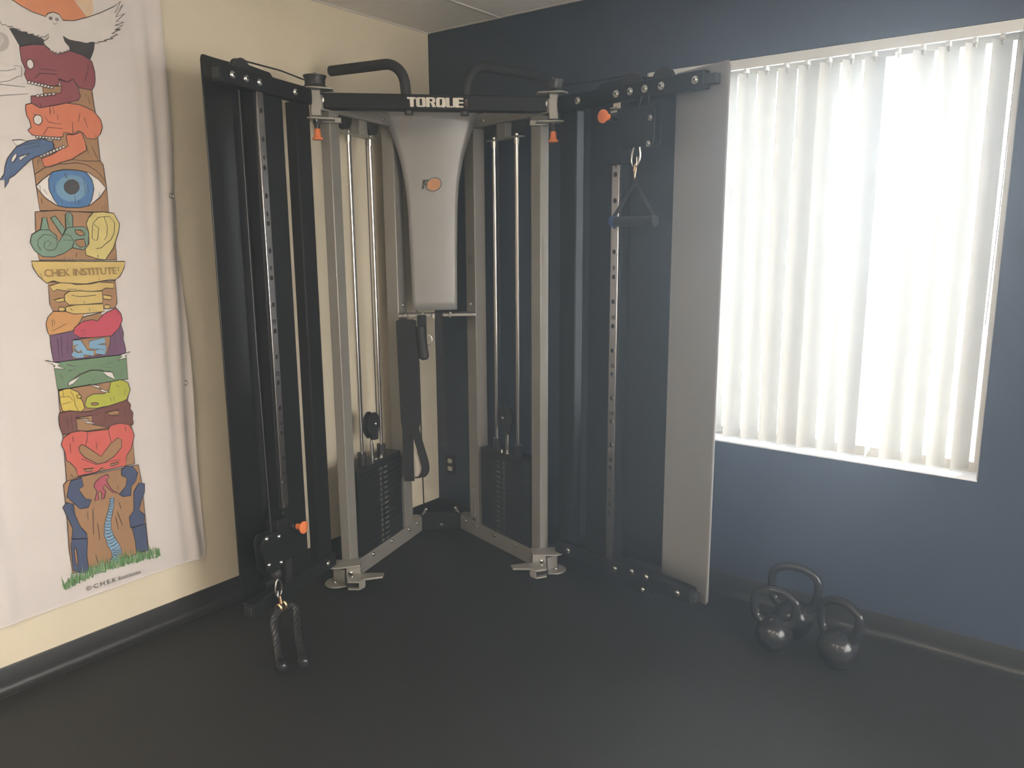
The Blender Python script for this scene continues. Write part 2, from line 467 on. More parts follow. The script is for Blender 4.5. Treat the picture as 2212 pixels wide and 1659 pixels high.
# ------------------------------------------------------------------ wall banner
BY0, BY1, BZ0, BZ1 = -2.345, -1.522, 0.256, 2.63
ban = thing('wall_banner', (0.0, (BY0 + BY1) / 2, BZ0), 'tall white cloth banner printed with a colourful totem of skulls, eye and organs', 'banner')
def cloth_off(y, z):
    """gentle folds towards the right-hand edge and the lower left corner, flat under the print"""
    d = 0.0065
    e = max(0.0, min(1.0, (y + 1.668) / 0.10)); e = e * e * (3 - 2 * e)
    d += e * (0.006 + 0.0075 * math.sin((y + 0.012 * math.sin(z * 2.1)) * 92 + 1.1 * math.sin(z * 1.7)) + 0.004 * math.sin(z * 5 + y * 40))
    q = max(0.0, min(1.0, (-2.20 - y) / 0.10)); q = q * q * (3 - 2 * q)
    d += q * (0.004 + 0.004 * math.sin(y * 60 + z * 3))
    b = max(0.0, 1 - (z - BZ0) / 0.05)
    return max(0.003, d - 0.003 * b)
m = MB(); ny, nz = 90, 110
grid = []
for i in range(nz + 1):
    z0 = BZ0 + (BZ1 - BZ0) * i / nz
    for j in range(ny + 1):
        y = BY0 + (BY1 - BY0) * j / ny
        wob = 0.006 * math.sin(z0 * 7.0) * max(0, (j / ny - 0.8) / 0.2)
        grid.append((cloth_off(y, z0), y + wob * 0.6, z0))
m.add(grid, [(i * (ny + 1) + j, i * (ny + 1) + j + 1, (i + 1) * (ny + 1) + j + 1, (i + 1) * (ny + 1) + j) for i in range(nz) for j in range(ny)])
cl = m.build('cloth', 'banner_cloth', ban, angle=180, recalc=False)
hm = MB()
hm.tube([(cloth_off(BY0 + (BY1 - BY0) * i / 40, BZ0) + 0.001, BY0 + (BY1 - BY0) * i / 40, BZ0 + 0.001) for i in range(41)], 0.0028, 6)
hm.build('hem', 'banner_cloth', ban)
for y, z in ((-1.546, 1.80), (-1.545, 1.035), (-1.546, 2.55)):
    r = MB(); c = cloth_off(y, z)
    r.tube([(c + 0.0015, y + 0.010 * math.cos(a), z + 0.010 * math.sin(a)) for a in [2 * math.pi * i / 16 for i in range(16)]], 0.0018, 6, closed=True)
    r.build('grommet', 'zinc', ban)

BANNER_PRINT = [
('printed_sun','F','sun',[(-2060,2437),(-2045,2423),(-2030,2416),(-1989,2401),(-1946,2391),(-1895,2388),(-1830,2403),(-1803,2420),(-1813,2433),(-1830,2452),(-1842,2468),(-1857,2491),(-1892,2505),(-1940,2502),(-1997,2480)],0),
('printed_sun','F','sun_pale',[(-1808,2434),(-1803,2420),(-1785,2428),(-1776,2455),(-1779,2490),(-1795,2518),(-1826,2529),(-1892,2505),(-1857,2491),(-1842,2468),(-1825,2453)],0),
('printed_owl','F','ink',[(-2067,2332),(-2051,2333),(-2035,2329),(-2019,2328),(-1990,2323),(-1960,2316),(-1960,2298),(-2002,2290),(-2041,2279),(-2054,2305)],0),
('printed_owl','F','ink',[(-1894,2338),(-1875,2329),(-1838,2330),(-1795,2336),(-1784,2337),(-1791,2306),(-1806,2274),(-1842,2288),(-1876,2293),(-1877,2304),(-1889,2322)],0),
('printed_skull','F','maroon',[(-2041,2277),(-2002,2291),(-1962,2296),(-1942,2284),(-1930,2275),(-1917,2273),(-1888,2287),(-1874,2292),(-1833,2285),(-1802,2269),(-1795,2236),(-1796,2203),(-1801,2183),(-1812,2168),(-1832,2161),(-1855,2169),(-1863,2179),(-1875,2198),(-1895,2183),(-1923,2191),(-1928,2168),(-1956,2157),(-1981,2165),(-2003,2159),(-2030,2169),(-2036,2187),(-2030,2204),(-2040,2232)],1),
('printed_owl','F','owl',[(-2045,2423),(-2022,2411),(-1990,2399),(-1945,2392),(-1938,2403),(-1919,2412),(-1900,2409),(-1888,2391),(-1849,2398),(-1803,2418),(-1750,2446),(-1703,2475),(-1673,2501),(-1700,2454),(-1666,2490),(-1697,2441),(-1662,2460),(-1699,2424),(-1667,2429),(-1704,2410),(-1672,2418),(-1705,2394),(-1683,2402),(-1719,2379),(-1695,2381),(-1725,2364),(-1715,2363),(-1748,2351),(-1741,2349),(-1773,2340),(-1773,2335),(-1795,2336),(-1815,2327),(-1838,2329),(-1856,2328),(-1875,2329),(-1894,2338),(-1889,2320),(-1875,2305),(-1876,2293),(-1885,2293),(-1888,2286),(-1897,2286),(-1899,2280),(-1909,2282),(-1919,2272),(-1923,2279),(-1932,2274),(-1934,2282),(-1942,2277),(-1943,2286),(-1954,2293),(-1963,2306),(-1944,2323),(-1942,2336),(-1955,2323),(-1962,2323),(-1973,2319),(-1974,2325),(-1988,2320),(-1991,2327),(-2009,2322),(-2012,2329),(-2031,2326),(-2035,2334),(-2050,2332),(-2057,2338),(-2071,2335),(-2077,2341),(-2087,2336),(-2092,2346),(-2102,2348),(-2117,2358),(-2130,2380),(-2135,2403),(-2108,2434),(-2076,2437)],1),
('printed_owl','F','grey',[(-1925,2390),(-1926,2388),(-1928,2386),(-1931,2385),(-1933,2386),(-1934,2389),(-1933,2391),(-1930,2393),(-1927,2394),(-1925,2393)],1),
('printed_owl','F','grey',[(-1904,2391),(-1905,2389),(-1907,2387),(-1910,2386),(-1912,2387),(-1913,2389),(-1912,2392),(-1909,2394),(-1907,2394),(-1904,2393)],1),
('printed_owl','L','line',[(-1925,2377),(-1918,2371),(-1911,2378)],3),
('printed_sphere','F','grey_pale',[(-2072,2286),(-2073,2278),(-2077,2270),(-2082,2262),(-2089,2256),(-2096,2252),(-2103,2250),(-2110,2250),(-2117,2252),(-2122,2256),(-2125,2261),(-2127,2268),(-2127,2276),(-2125,2284),(-2122,2292),(-2117,2299),(-2110,2305),(-2103,2309),(-2096,2312),(-2089,2312),(-2083,2310),(-2077,2306),(-2074,2301),(-2072,2294)],0),
('printed_sphere','F','white_soft',[(-2087,2290),(-2089,2283),(-2092,2277),(-2097,2271),(-2102,2267),(-2108,2265),(-2114,2265),(-2119,2267),(-2122,2271),(-2124,2277),(-2124,2283),(-2122,2290),(-2119,2296),(-2115,2302),(-2109,2306),(-2103,2308),(-2098,2308),(-2093,2306),(-2089,2302),(-2087,2296)],0),
('printed_arrow','L','line',[(-2136,2189),(-2112,2188),(-2087,2192),(-2061,2202),(-2065,2212),(-2041,2213),(-2047,2178),(-2054,2180),(-2083,2161),(-2116,2151),(-2141,2147)],3),
('printed_arrow','L','line',[(-2141,2144),(-2117,2144),(-2039,2146)],3),
('printed_arrow','L','line',[(-2146,2103),(-2121,2107),(-2031,2125)],3),
('printed_trunk','F','tan',[(-1982,2158),(-1924,2166),(-1855,2169),(-1812,2167),(-1811,2135),(-1808,2093),(-1808,1994),(-1808,1917),(-1798,1906),(-1794,1821),(-1794,1730),(-2037,1731),(-2040,1855),(-2042,1907),(-2002,1931),(-1966,1980),(-1981,2122)],1),
('printed_skull','F','maroon',[(-1926,2188),(-1895,2183),(-1875,2196),(-1861,2170),(-1855,2139),(-1864,2126),(-1897,2113),(-1944,2098),(-1999,2082),(-2020,2084),(-2024,2099),(-2023,2119),(-1985,2127),(-1944,2138),(-1922,2142),(-1917,2167)],1),
('printed_skull','F','white',[(-2002,2230),(-2002,2223),(-2004,2217),(-2007,2213),(-2011,2210),(-2015,2209),(-2019,2211),(-2023,2215),(-2024,2220),(-2024,2227),(-2023,2232),(-2019,2237),(-2015,2240),(-2011,2241),(-2007,2239),(-2004,2235)],1),
('printed_skull','F','white',[(-2018,2165),(-2020,2161),(-2024,2159),(-2028,2160),(-2029,2163),(-2027,2167),(-2023,2169),(-2019,2168)],1),
('printed_skull','F','white',[(-2008,2164),(-2010,2160),(-2014,2158),(-2018,2159),(-2019,2162),(-2017,2166),(-2013,2168),(-2009,2167)],1),
('printed_skull','F','white',[(-1997,2163),(-1999,2159),(-2004,2157),(-2007,2158),(-2009,2161),(-2007,2165),(-2002,2167),(-1999,2166)],1),
('printed_skull','F','white',[(-1987,2162),(-1989,2158),(-1993,2156),(-1997,2157),(-1998,2160),(-1996,2164),(-1992,2166),(-1988,2165)],1),
('printed_skull','F','white',[(-1977,2161),(-1979,2157),(-1983,2155),(-1987,2156),(-1988,2159),(-1986,2163),(-1982,2165),(-1978,2164)],1),
('printed_skull','F','white',[(-1966,2160),(-1968,2156),(-1973,2154),(-1977,2155),(-1978,2158),(-1976,2162),(-1972,2164),(-1968,2163)],1),
('printed_skull','F','white',[(-1956,2159),(-1958,2155),(-1962,2153),(-1966,2154),(-1968,2157),(-1965,2161),(-1961,2163),(-1957,2162)],1),
('printed_skull','F','white',[(-1945,2158),(-1948,2154),(-1952,2152),(-1956,2153),(-1957,2156),(-1955,2160),(-1951,2162),(-1947,2161)],1),
('printed_skull','F','white',[(-1994,2123),(-1996,2120),(-2001,2118),(-2005,2119),(-2006,2122),(-2004,2125),(-2000,2127),(-1996,2126)],1),
('printed_skull','F','white',[(-1981,2127),(-1983,2123),(-1988,2121),(-1992,2122),(-1993,2125),(-1991,2128),(-1987,2130),(-1982,2130)],1),
('printed_skull','F','white',[(-1968,2130),(-1970,2127),(-1975,2125),(-1979,2125),(-1980,2128),(-1978,2132),(-1974,2134),(-1969,2133)],1),
('printed_skull','F','white',[(-1955,2133),(-1957,2130),(-1961,2128),(-1966,2129),(-1967,2132),(-1965,2135),(-1960,2137),(-1956,2136)],1),
('printed_skull','F','white',[(-1941,2137),(-1943,2133),(-1948,2131),(-1952,2132),(-1954,2135),(-1952,2139),(-1947,2140),(-1943,2140)],1),
('printed_skull','L','line',[(-1992,2239),(-1983,2214),(-1929,2218)],4),
('printed_skull','L','line',[(-2002,2181),(-1987,2199),(-1931,2204)],4),
('printed_skull','L','line',[(-1817,2260),(-1817,2237),(-1836,2192)],4),
('printed_skull','L','line',[(-1925,2191),(-1915,2185)],4),
('printed_skull','L','line',[(-1997,2098),(-1994,2085)],4),
('printed_skull','L','line',[(-2010,2096),(-2005,2084)],4),
('printed_skull.001','F','orange',[(-2043,2088),(-2023,2095),(-1999,2082),(-1944,2098),(-1907,2110),(-1861,2110),(-1815,2095),(-1791,2067),(-1787,2041),(-1797,2014),(-1818,1993),(-1849,1995),(-1861,2013),(-1875,2018),(-1891,2003),(-1918,2007),(-1927,2006),(-1931,1992),(-1956,1987),(-2010,1985),(-2035,1989),(-2046,2003),(-2034,2014),(-2036,2036),(-2043,2048),(-2045,2070)],1),
('printed_skull.001','F','orange',[(-1919,2000),(-1891,2003),(-1866,2014),(-1855,1980),(-1854,1952),(-1909,1915),(-1952,1900),(-1985,1882),(-2007,1885),(-2011,1910),(-1971,1929),(-1933,1955),(-1916,1961),(-1920,1984)],1),
('printed_skull.001','F','white',[(-1995,2047),(-1995,2041),(-1997,2035),(-2001,2030),(-2006,2026),(-2011,2025),(-2017,2027),(-2021,2030),(-2023,2036),(-2023,2042),(-2021,2049),(-2017,2054),(-2012,2057),(-2006,2058),(-2001,2057),(-1997,2053)],1),
('printed_skull.001','F','white',[(-2012,1984),(-2014,1981),(-2018,1979),(-2022,1980),(-2023,1983),(-2021,1986),(-2017,1988),(-2013,1987)],1),
('printed_skull.001','F','white',[(-2002,1984),(-2004,1981),(-2008,1979),(-2012,1980),(-2013,1983),(-2011,1986),(-2007,1988),(-2003,1987)],1),
('printed_skull.001','F','white',[(-1992,1984),(-1994,1981),(-1998,1979),(-2002,1980),(-2003,1983),(-2001,1986),(-1997,1988),(-1993,1987)],1),
('printed_skull.001','F','white',[(-1981,1984),(-1984,1981),(-1988,1979),(-1992,1980),(-1993,1983),(-1991,1987),(-1987,1988),(-1983,1987)],1),
('printed_skull.001','F','white',[(-1971,1984),(-1973,1981),(-1978,1979),(-1982,1980),(-1983,1983),(-1981,1987),(-1977,1988),(-1973,1987)],1),
('printed_skull.001','F','white',[(-1961,1984),(-1963,1981),(-1967,1979),(-1971,1980),(-1973,1983),(-1971,1987),(-1966,1988),(-1962,1988)],1),
('printed_skull.001','F','white',[(-1950,1985),(-1953,1981),(-1957,1979),(-1961,1980),(-1962,1983),(-1960,1987),(-1956,1989),(-1952,1988)],1),
('printed_skull.001','F','white',[(-1940,1985),(-1942,1981),(-1946,1979),(-1951,1980),(-1952,1984),(-1950,1987),(-1945,1989),(-1941,1988)],1),
('printed_skull.001','F','white',[(-2006,1920),(-2008,1916),(-2012,1914),(-2016,1915),(-2017,1919),(-2015,1923),(-2011,1925),(-2007,1924)],1),
('printed_skull.001','F','white',[(-1995,1925),(-1997,1921),(-2001,1919),(-2005,1920),(-2006,1924),(-2004,1928),(-2000,1930),(-1996,1929)],1),
('printed_skull.001','F','white',[(-1984,1930),(-1986,1926),(-1990,1924),(-1994,1926),(-1995,1929),(-1993,1933),(-1989,1935),(-1985,1934)],1),
('printed_skull.001','F','white',[(-1972,1936),(-1975,1931),(-1979,1930),(-1983,1931),(-1984,1935),(-1982,1939),(-1978,1941),(-1974,1939)],1),
('printed_skull.001','F','white',[(-1961,1941),(-1963,1937),(-1968,1935),(-1972,1936),(-1973,1940),(-1971,1944),(-1967,1946),(-1963,1945)],1),
('printed_skull.001','F','white',[(-1950,1946),(-1952,1942),(-1956,1940),(-1960,1941),(-1962,1945),(-1960,1949),(-1955,1951),(-1951,1950)],1),
('printed_skull.001','F','white',[(-1939,1951),(-1941,1947),(-1945,1945),(-1949,1947),(-1951,1950),(-1948,1955),(-1944,1957),(-1940,1955)],1),
('printed_skull.001','F','white',[(-1927,1957),(-1929,1953),(-1934,1951),(-1938,1952),(-1939,1956),(-1937,1960),(-1933,1962),(-1929,1961)],1),
('printed_skull.001','L','line',[(-1986,2057),(-1975,2037),(-1933,2035)],3),
('printed_skull.001','L','line',[(-1998,1992),(-1979,2019),(-1931,2020)],3),
('printed_skull.001','L','line',[(-1864,2078),(-1872,2051)],3),
('printed_skull.001','L','line',[(-1851,2065),(-1840,2031)],3),
('printed_skull.001','L','line',[(-1893,2047),(-1896,2005)],3),
('printed_skull.001','L','line',[(-1965,2089),(-1966,2066)],3),
('printed_skull.001','L','line',[(-1954,2094),(-1952,2067)],3),
('printed_skull.001','L','line',[(-1943,2069),(-1942,2048)],3),
('printed_skull.001','L','line',[(-1814,2010),(-1819,1995)],3),
('printed_skull.001','L','line',[(-1889,2014),(-1896,2000)],3),
('printed_skull.001','L','line',[(-2023,2060),(-1997,2055)],3),
('printed_fish','F','white',[(-2099,1965),(-2071,1969),(-2050,1967),(-2086,1946)],1),
('printed_fish','F','blue',[(-1967,1970),(-1965,1948),(-2003,1926),(-2044,1907),(-2073,1880),(-2106,1847),(-2124,1837),(-2127,1824),(-2140,1803),(-2136,1832),(-2153,1829),(-2136,1850),(-2131,1877),(-2120,1904),(-2086,1946),(-2046,1968),(-2001,1979)],1),
('printed_fish','F','white',[(-2095,1904),(-2100,1897),(-2105,1892),(-2109,1892),(-2110,1895),(-2109,1901),(-2105,1909),(-2100,1916),(-2095,1920),(-2091,1921),(-2090,1918),(-2091,1911)],1),
('printed_fish','F','white',[(-2084,1911),(-2050,1925),(-2082,1898)],1),
('printed_fish','L','line',[(-2086,1946),(-2056,1954),(-2016,1966)],3),
('printed_fish','L','line',[(-2066,1937),(-2013,1955)],3),
('printed_trunk','L','line',[(-2040,1855),(-2008,1878),(-1966,1894),(-1892,1904),(-1859,1900),(-1827,1882),(-1796,1845)],4),
('printed_trunk','L','line',[(-1909,1915),(-1862,1913),(-1808,1916)],4),
('printed_trunk','L','line',[(-2022,1907),(-2027,1888)],3),
('printed_trunk','L','line',[(-1833,1968),(-1816,1919)],3),
('printed_trunk','L','line',[(-1852,1969),(-1848,1938)],3),
('printed_trunk','L','line',[(-1838,2151),(-1834,2137)],3),
('printed_trunk','L','line',[(-1829,2142),(-1825,2117)],3),
('printed_trunk','L','line',[(-1813,2158),(-1814,2144)],3),
('printed_trunk','L','line',[(-1816,1751),(-1820,1732)],3),
('printed_trunk','L','line',[(-1808,1757),(-1808,1734)],3),
('printed_trunk','L','line',[(-2028,1773),(-2026,1755)],3),
('printed_eye','F','white',[(-2041,1814),(-2017,1838),(-1983,1863),(-1941,1878),(-1894,1878),(-1857,1873),(-1821,1849),(-1797,1818),(-1822,1785),(-1860,1755),(-1899,1744),(-1946,1743),(-1982,1752),(-2015,1776)],1),
('printed_eye','F','iris',[(-1983,1866),(-1941,1877),(-1894,1877),(-1862,1872),(-1845,1847),(-1841,1814),(-1853,1775),(-1867,1752),(-1899,1744),(-1946,1743),(-1973,1749),(-1988,1775),(-1999,1807),(-1997,1839)],1),
('printed_eye','F','iris_pale',[(-1867,1815),(-1870,1801),(-1878,1789),(-1890,1778),(-1903,1770),(-1919,1766),(-1934,1765),(-1948,1769),(-1960,1776),(-1969,1785),(-1974,1797),(-1974,1810),(-1971,1824),(-1963,1836),(-1952,1847),(-1939,1855),(-1924,1859),(-1909,1860),(-1894,1857),(-1882,1851),(-1873,1841),(-1868,1829)],0),
('printed_eye','F','pupil',[(-1892,1819),(-1894,1810),(-1899,1803),(-1906,1796),(-1914,1792),(-1923,1790),(-1932,1791),(-1939,1795),(-1945,1801),(-1948,1808),(-1948,1816),(-1946,1825),(-1941,1832),(-1934,1839),(-1926,1843),(-1917,1845),(-1909,1844),(-1901,1840),(-1896,1835),(-1893,1827)],0),
('printed_eye','L','line',[(-1940,1866),(-1937,1847)],3),
('printed_eye','L','line',[(-1933,1862),(-1931,1845)],3),
('printed_eye','L','line',[(-1875,1855),(-1874,1798)],3),
('printed_eye','L','line',[(-1864,1827),(-1862,1799)],3),
('printed_eye','L','line',[(-1982,1826),(-1981,1794)],3),
('printed_eye','L','line',[(-1959,1771),(-1959,1752)],3),
('printed_eye','L','line',[(-1913,1787),(-1912,1758)],3),
('printed_eye','L','line',[(-1901,1773),(-1902,1754)],3),
('printed_eye','L','line',[(-2016,1806),(-2007,1788)],3),
('printed_eye','L','line',[(-2028,1819),(-2028,1796)],3),
('printed_eye','L','line',[(-1823,1805),(-1826,1785)],3),
('printed_trunk','F','tan',[(-2053,1726),(-1979,1733),(-1882,1728),(-1778,1725),(-1783,1551),(-2058,1558),(-2063,1615)],1),
('printed_inner_ear','F','teal',[(-2043,1661),(-2032,1706),(-2018,1706),(-2013,1662)],1),
('printed_inner_ear','F','teal',[(-2005,1706),(-1988,1713),(-1958,1667),(-1971,1644)],1),
('printed_inner_ear','F','teal',[(-1956,1674),(-1953,1719),(-1940,1730),(-1928,1715),(-1931,1676),(-1942,1669)],1),
('printed_inner_ear','F','teal',[(-1970,1643),(-1953,1671),(-1930,1674),(-1892,1676),(-1875,1657),(-1885,1603),(-1905,1591),(-1938,1599),(-1946,1614)],1),
('printed_inner_ear','F','teal',[(-2045,1664),(-2073,1647),(-2081,1620),(-2070,1592),(-2046,1570),(-2010,1567),(-1972,1580),(-1942,1599),(-1933,1621),(-1943,1643),(-1965,1650),(-1987,1619),(-1991,1643),(-2013,1664)],1),
('printed_inner_ear','F','tan',[(-1929,1627),(-1896,1632),(-1892,1604),(-1914,1601),(-1926,1614)],1),
('printed_inner_ear','F','tan',[(-1926,1664),(-1903,1663),(-1891,1647),(-1910,1642),(-1923,1652)],1),
('printed_inner_ear','L','line',[(-2021,1606),(-2012,1617),(-2020,1626),(-2034,1619),(-2038,1603),(-2024,1591),(-2003,1593),(-1991,1609),(-1992,1631),(-2009,1645),(-2033,1647),(-2053,1631),(-2057,1610),(-2050,1594)],4),
('printed_inner_ear','L','line',[(-1943,1719),(-1948,1700),(-1943,1679)],3),
('printed_inner_ear','L','line',[(-1970,1628),(-1937,1626)],3),
('printed_ear','F','yellow',[(-1872,1708),(-1853,1728),(-1818,1731),(-1778,1727),(-1759,1688),(-1764,1662),(-1791,1597),(-1826,1553),(-1851,1556),(-1895,1572),(-1896,1594),(-1880,1613),(-1877,1657),(-1883,1686)],1),
('printed_ear','L','line',[(-1859,1687),(-1835,1711),(-1795,1715),(-1777,1692),(-1783,1652),(-1798,1627),(-1820,1612),(-1836,1598),(-1856,1595)],4),
('printed_ear','L','line',[(-1815,1712),(-1806,1677),(-1812,1642),(-1823,1627)],4),
('printed_ear','L','line',[(-1859,1687),(-1839,1672),(-1845,1637),(-1851,1625)],4),
('printed_ear','L','line',[(-1861,1682),(-1867,1633),(-1857,1625)],4),
('printed_ear','L','line',[(-1852,1573),(-1853,1561)],4),
('printed_trunk','L','line',[(-1969,1568),(-1971,1556)],3),
('printed_trunk','L','line',[(-1955,1566),(-1955,1556)],3),
('printed_trunk','L','line',[(-1944,1563),(-1947,1553)],3),
('printed_trunk','L','line',[(-1928,1580),(-1931,1565)],3),
('printed_trunk','F','tan',[(-2038,1479),(-1796,1473),(-1798,1388),(-1809,1368),(-2031,1373),(-2040,1400)],1),
('printed_vertebrae','F','yellow2',[(-2035,1465),(-1997,1475),(-1960,1473),(-1947,1465),(-1889,1465),(-1859,1471),(-1802,1464),(-1807,1444),(-1837,1447),(-1853,1438),(-1907,1437),(-1931,1440),(-1987,1445),(-2009,1451),(-2024,1445)],1),
('printed_vertebrae','F','yellow2',[(-1986,1431),(-1968,1442),(-1931,1442),(-1892,1437),(-1850,1435),(-1852,1392),(-1917,1390),(-1974,1392),(-1988,1409)],1),
('printed_vertebrae','F','yellow2',[(-1986,1386),(-1955,1391),(-1853,1388),(-1851,1359),(-1910,1356),(-1977,1358),(-1988,1372)],1),
('printed_vertebrae','F','yellow2',[(-2025,1414),(-1989,1421),(-1990,1407),(-2010,1404)],1),
('printed_vertebrae','F','yellow2',[(-1847,1422),(-1817,1415),(-1820,1401),(-1848,1407)],1),
('printed_vertebrae','F','yellow2',[(-1989,1378),(-1991,1374),(-1996,1371),(-2002,1370),(-2008,1372),(-2012,1375),(-2013,1380),(-2011,1384),(-2006,1386),(-2000,1387),(-1994,1385),(-1990,1382)],1),
('printed_vertebrae','F','yellow2',[(-1826,1375),(-1828,1371),(-1832,1369),(-1839,1368),(-1845,1370),(-1849,1373),(-1850,1377),(-1848,1380),(-1843,1383),(-1837,1383),(-1831,1382),(-1827,1379)],1),
('printed_vertebrae','L','line',[(-1961,1427),(-1933,1420),(-1875,1422)],4),
('printed_vertebrae','L','line',[(-1975,1450),(-1940,1448)],4),
('printed_vertebrae','L','line',[(-1930,1447),(-1930,1440)],4),
('printed_vertebrae','L','line',[(-1920,1402),(-1920,1393)],4),
('printed_vertebrae','L','line',[(-1904,1375),(-1904,1365)],4),
('printed_vertebrae','L','line',[(-1971,1378),(-1964,1371)],4),
('printed_bowl','F','yellow2',[(-2085,1555),(-1753,1545),(-1758,1520),(-1776,1490),(-1798,1476),(-1818,1479),(-1854,1473),(-1909,1466),(-1997,1475),(-2019,1483),(-2043,1476),(-2067,1502),(-2081,1531)],1),
('printed_bowl','L','line',[(-1779,1526),(-1781,1508)],4),
('printed_bowl','L','line',[(-2061,1511),(-2054,1492)],3),
('printed_bowl','L','line',[(-1857,1486),(-1857,1476)],3),
('printed_trunk','F','tan',[(-1936,1343),(-1861,1356),(-1864,1327),(-1934,1318)],1),
('printed_trunk','F','purple',[(-2052,1287),(-1972,1299),(-1927,1287),(-1838,1288),(-1792,1305),(-1785,1267),(-1790,1247),(-1783,1209),(-1783,1185),(-2051,1188),(-2052,1225),(-2053,1255)],1),
('printed_liver','F','amber',[(-2031,1373),(-1990,1370),(-1959,1357),(-1925,1357),(-1942,1328),(-1972,1296),(-2054,1287),(-2058,1300),(-2061,1329),(-2052,1353)],1),
('printed_stomach','F','pink',[(-1804,1368),(-1788,1346),(-1785,1320),(-1801,1290),(-1835,1262),(-1881,1262),(-1949,1269),(-1971,1286),(-1964,1308),(-1933,1328),(-1898,1332),(-1879,1324),(-1862,1342),(-1841,1355)],1),
('printed_stomach','L','line',[(-1943,1296),(-1931,1297),(-1928,1284),(-1936,1275)],3),
('printed_stomach','L','line',[(-1805,1358),(-1799,1339)],3),
('printed_liver','L','line',[(-2039,1342),(-2039,1320)],3),
('printed_liver','L','line',[(-2032,1344),(-2031,1324)],3),
('printed_liver','L','line',[(-2041,1303),(-1990,1325)],3),
('printed_trunk','F','tan',[(-1978,1262),(-1930,1264),(-1840,1263),(-1840,1237),(-1857,1197),(-1983,1191)],1),
('printed_intestine','L','line',[(-1975,1251),(-1954,1251),(-1935,1211),(-1906,1204)],40),
('printed_intestine','L','line',[(-1954,1221),(-1964,1238)],40),
('printed_intestine','L','line',[(-1917,1240),(-1892,1245),(-1859,1249)],40),
('printed_intestine','L','line',[(-1917,1236),(-1894,1227),(-1862,1222),(-1866,1203),(-1896,1212)],40),
('printed_intestine','L','line',[(-1981,1214),(-1965,1202),(-1943,1202)],40),
('printed_intestine','L','sky',[(-1975,1251),(-1954,1251),(-1935,1211),(-1906,1204)],33),
('printed_intestine','L','sky',[(-1954,1221),(-1964,1238)],33),
('printed_intestine','L','sky',[(-1917,1240),(-1892,1245),(-1859,1249)],33),
('printed_intestine','L','sky',[(-1917,1236),(-1894,1227),(-1862,1222),(-1866,1203),(-1896,1212)],33),
('printed_intestine','L','sky',[(-1981,1214),(-1965,1202),(-1943,1202)],33),
('printed_trunk','L','line',[(-2028,1277),(-2030,1193)],3),
('printed_trunk','L','line',[(-2014,1280),(-2020,1202)],3),
('printed_trunk','L','line',[(-1992,1268),(-2002,1214)],3),
('printed_trunk','L','line',[(-1818,1276),(-1821,1224)],3),
('printed_trunk','L','line',[(-1802,1285),(-1799,1237)],3),
('printed_face','F','green',[(-2051,1188),(-1783,1185),(-1786,1087),(-2048,1086)],1),
('printed_face','L','line',[(-2006,1175),(-1967,1159),(-2002,1148)],4),
('printed_face','L','line',[(-1844,1160),(-1884,1152),(-1846,1141)],4),
('printed_face','L','line',[(-2007,1099),(-1968,1129),(-1923,1142),(-1883,1135),(-1857,1116),(-1839,1094)],9),
('printed_face','F','white',[(-2010,1094),(-2006,1109),(-1964,1125),(-1990,1099)],1),
('printed_face','F','white',[(-1881,1131),(-1844,1123),(-1836,1093),(-1866,1111)],1),
('printed_face','L','line',[(-2030,1146),(-2031,1123)],3),
('printed_face','L','line',[(-2022,1134),(-2025,1121)],3),
('printed_face','L','line',[(-1917,1106),(-1915,1093)],3),
('printed_face','L','line',[(-1810,1120),(-1811,1101)],3),
('printed_bolt','F','white',[(-2077,1199),(-2029,1182),(-2038,1175),(-2013,1158),(-2052,1165),(-2046,1174)],1),
('printed_bolt.001','F','white',[(-1766,1194),(-1807,1186),(-1799,1178),(-1818,1166),(-1783,1172),(-1790,1179)],1),
('printed_trunk','F','tan',[(-2046,1083),(-1919,1086),(-1853,1086),(-1791,1018),(-1800,987),(-1958,987),(-2048,999)],1),
('printed_pancreas','F','gold',[(-2044,1080),(-2025,1084),(-2006,1084),(-1975,1064),(-1972,1043),(-1964,1026),(-1960,999),(-1978,989),(-2039,1003),(-2044,1040)],1),
('printed_pancreas','L','line',[(-2042,1057),(-2010,1054),(-1999,1037)],3),
('printed_pancreas','L','line',[(-2003,1073),(-1992,1041),(-1994,1021),(-1982,993)],3),
('printed_pancreas','L','line',[(-2030,1083),(-2030,1057)],3),
('printed_pancreas','L','line',[(-2036,1028),(-2007,1033)],3),
('printed_pancreas','F','gold',[(-1967,1047),(-1969,1043),(-1974,1041),(-1979,1042),(-1983,1045),(-1984,1050),(-1982,1054),(-1978,1055),(-1972,1055),(-1968,1051)],1),
('printed_gallbladder','F','lime',[(-1853,1086),(-1816,1089),(-1788,1074),(-1781,1043),(-1798,1008),(-1836,990),(-1888,994),(-1918,992),(-1952,1000),(-1958,1014),(-1948,1039),(-1922,1050),(-1883,1043),(-1864,1054)],1),
('printed_gallbladder','F','tan',[(-1908,1008),(-1910,1006),(-1915,1005),(-1922,1005),(-1929,1007),(-1934,1010),(-1935,1013),(-1933,1015),(-1928,1016),(-1921,1016),(-1914,1014),(-1909,1011)],1),
('printed_gallbladder','L','line',[(-1861,1027),(-1860,1009)],3),
('printed_gallbladder','L','line',[(-1848,1027),(-1849,1007)],3),
('printed_gallbladder','L','line',[(-1834,1070),(-1822,1060)],3),
('printed_gallbladder','L','line',[(-1799,1049),(-1806,1026)],3),
('printed_bolt.002','F','white',[(-1938,1089),(-1895,1078),(-1901,1072),(-1861,1045),(-1896,1055),(-1890,1061)],1),
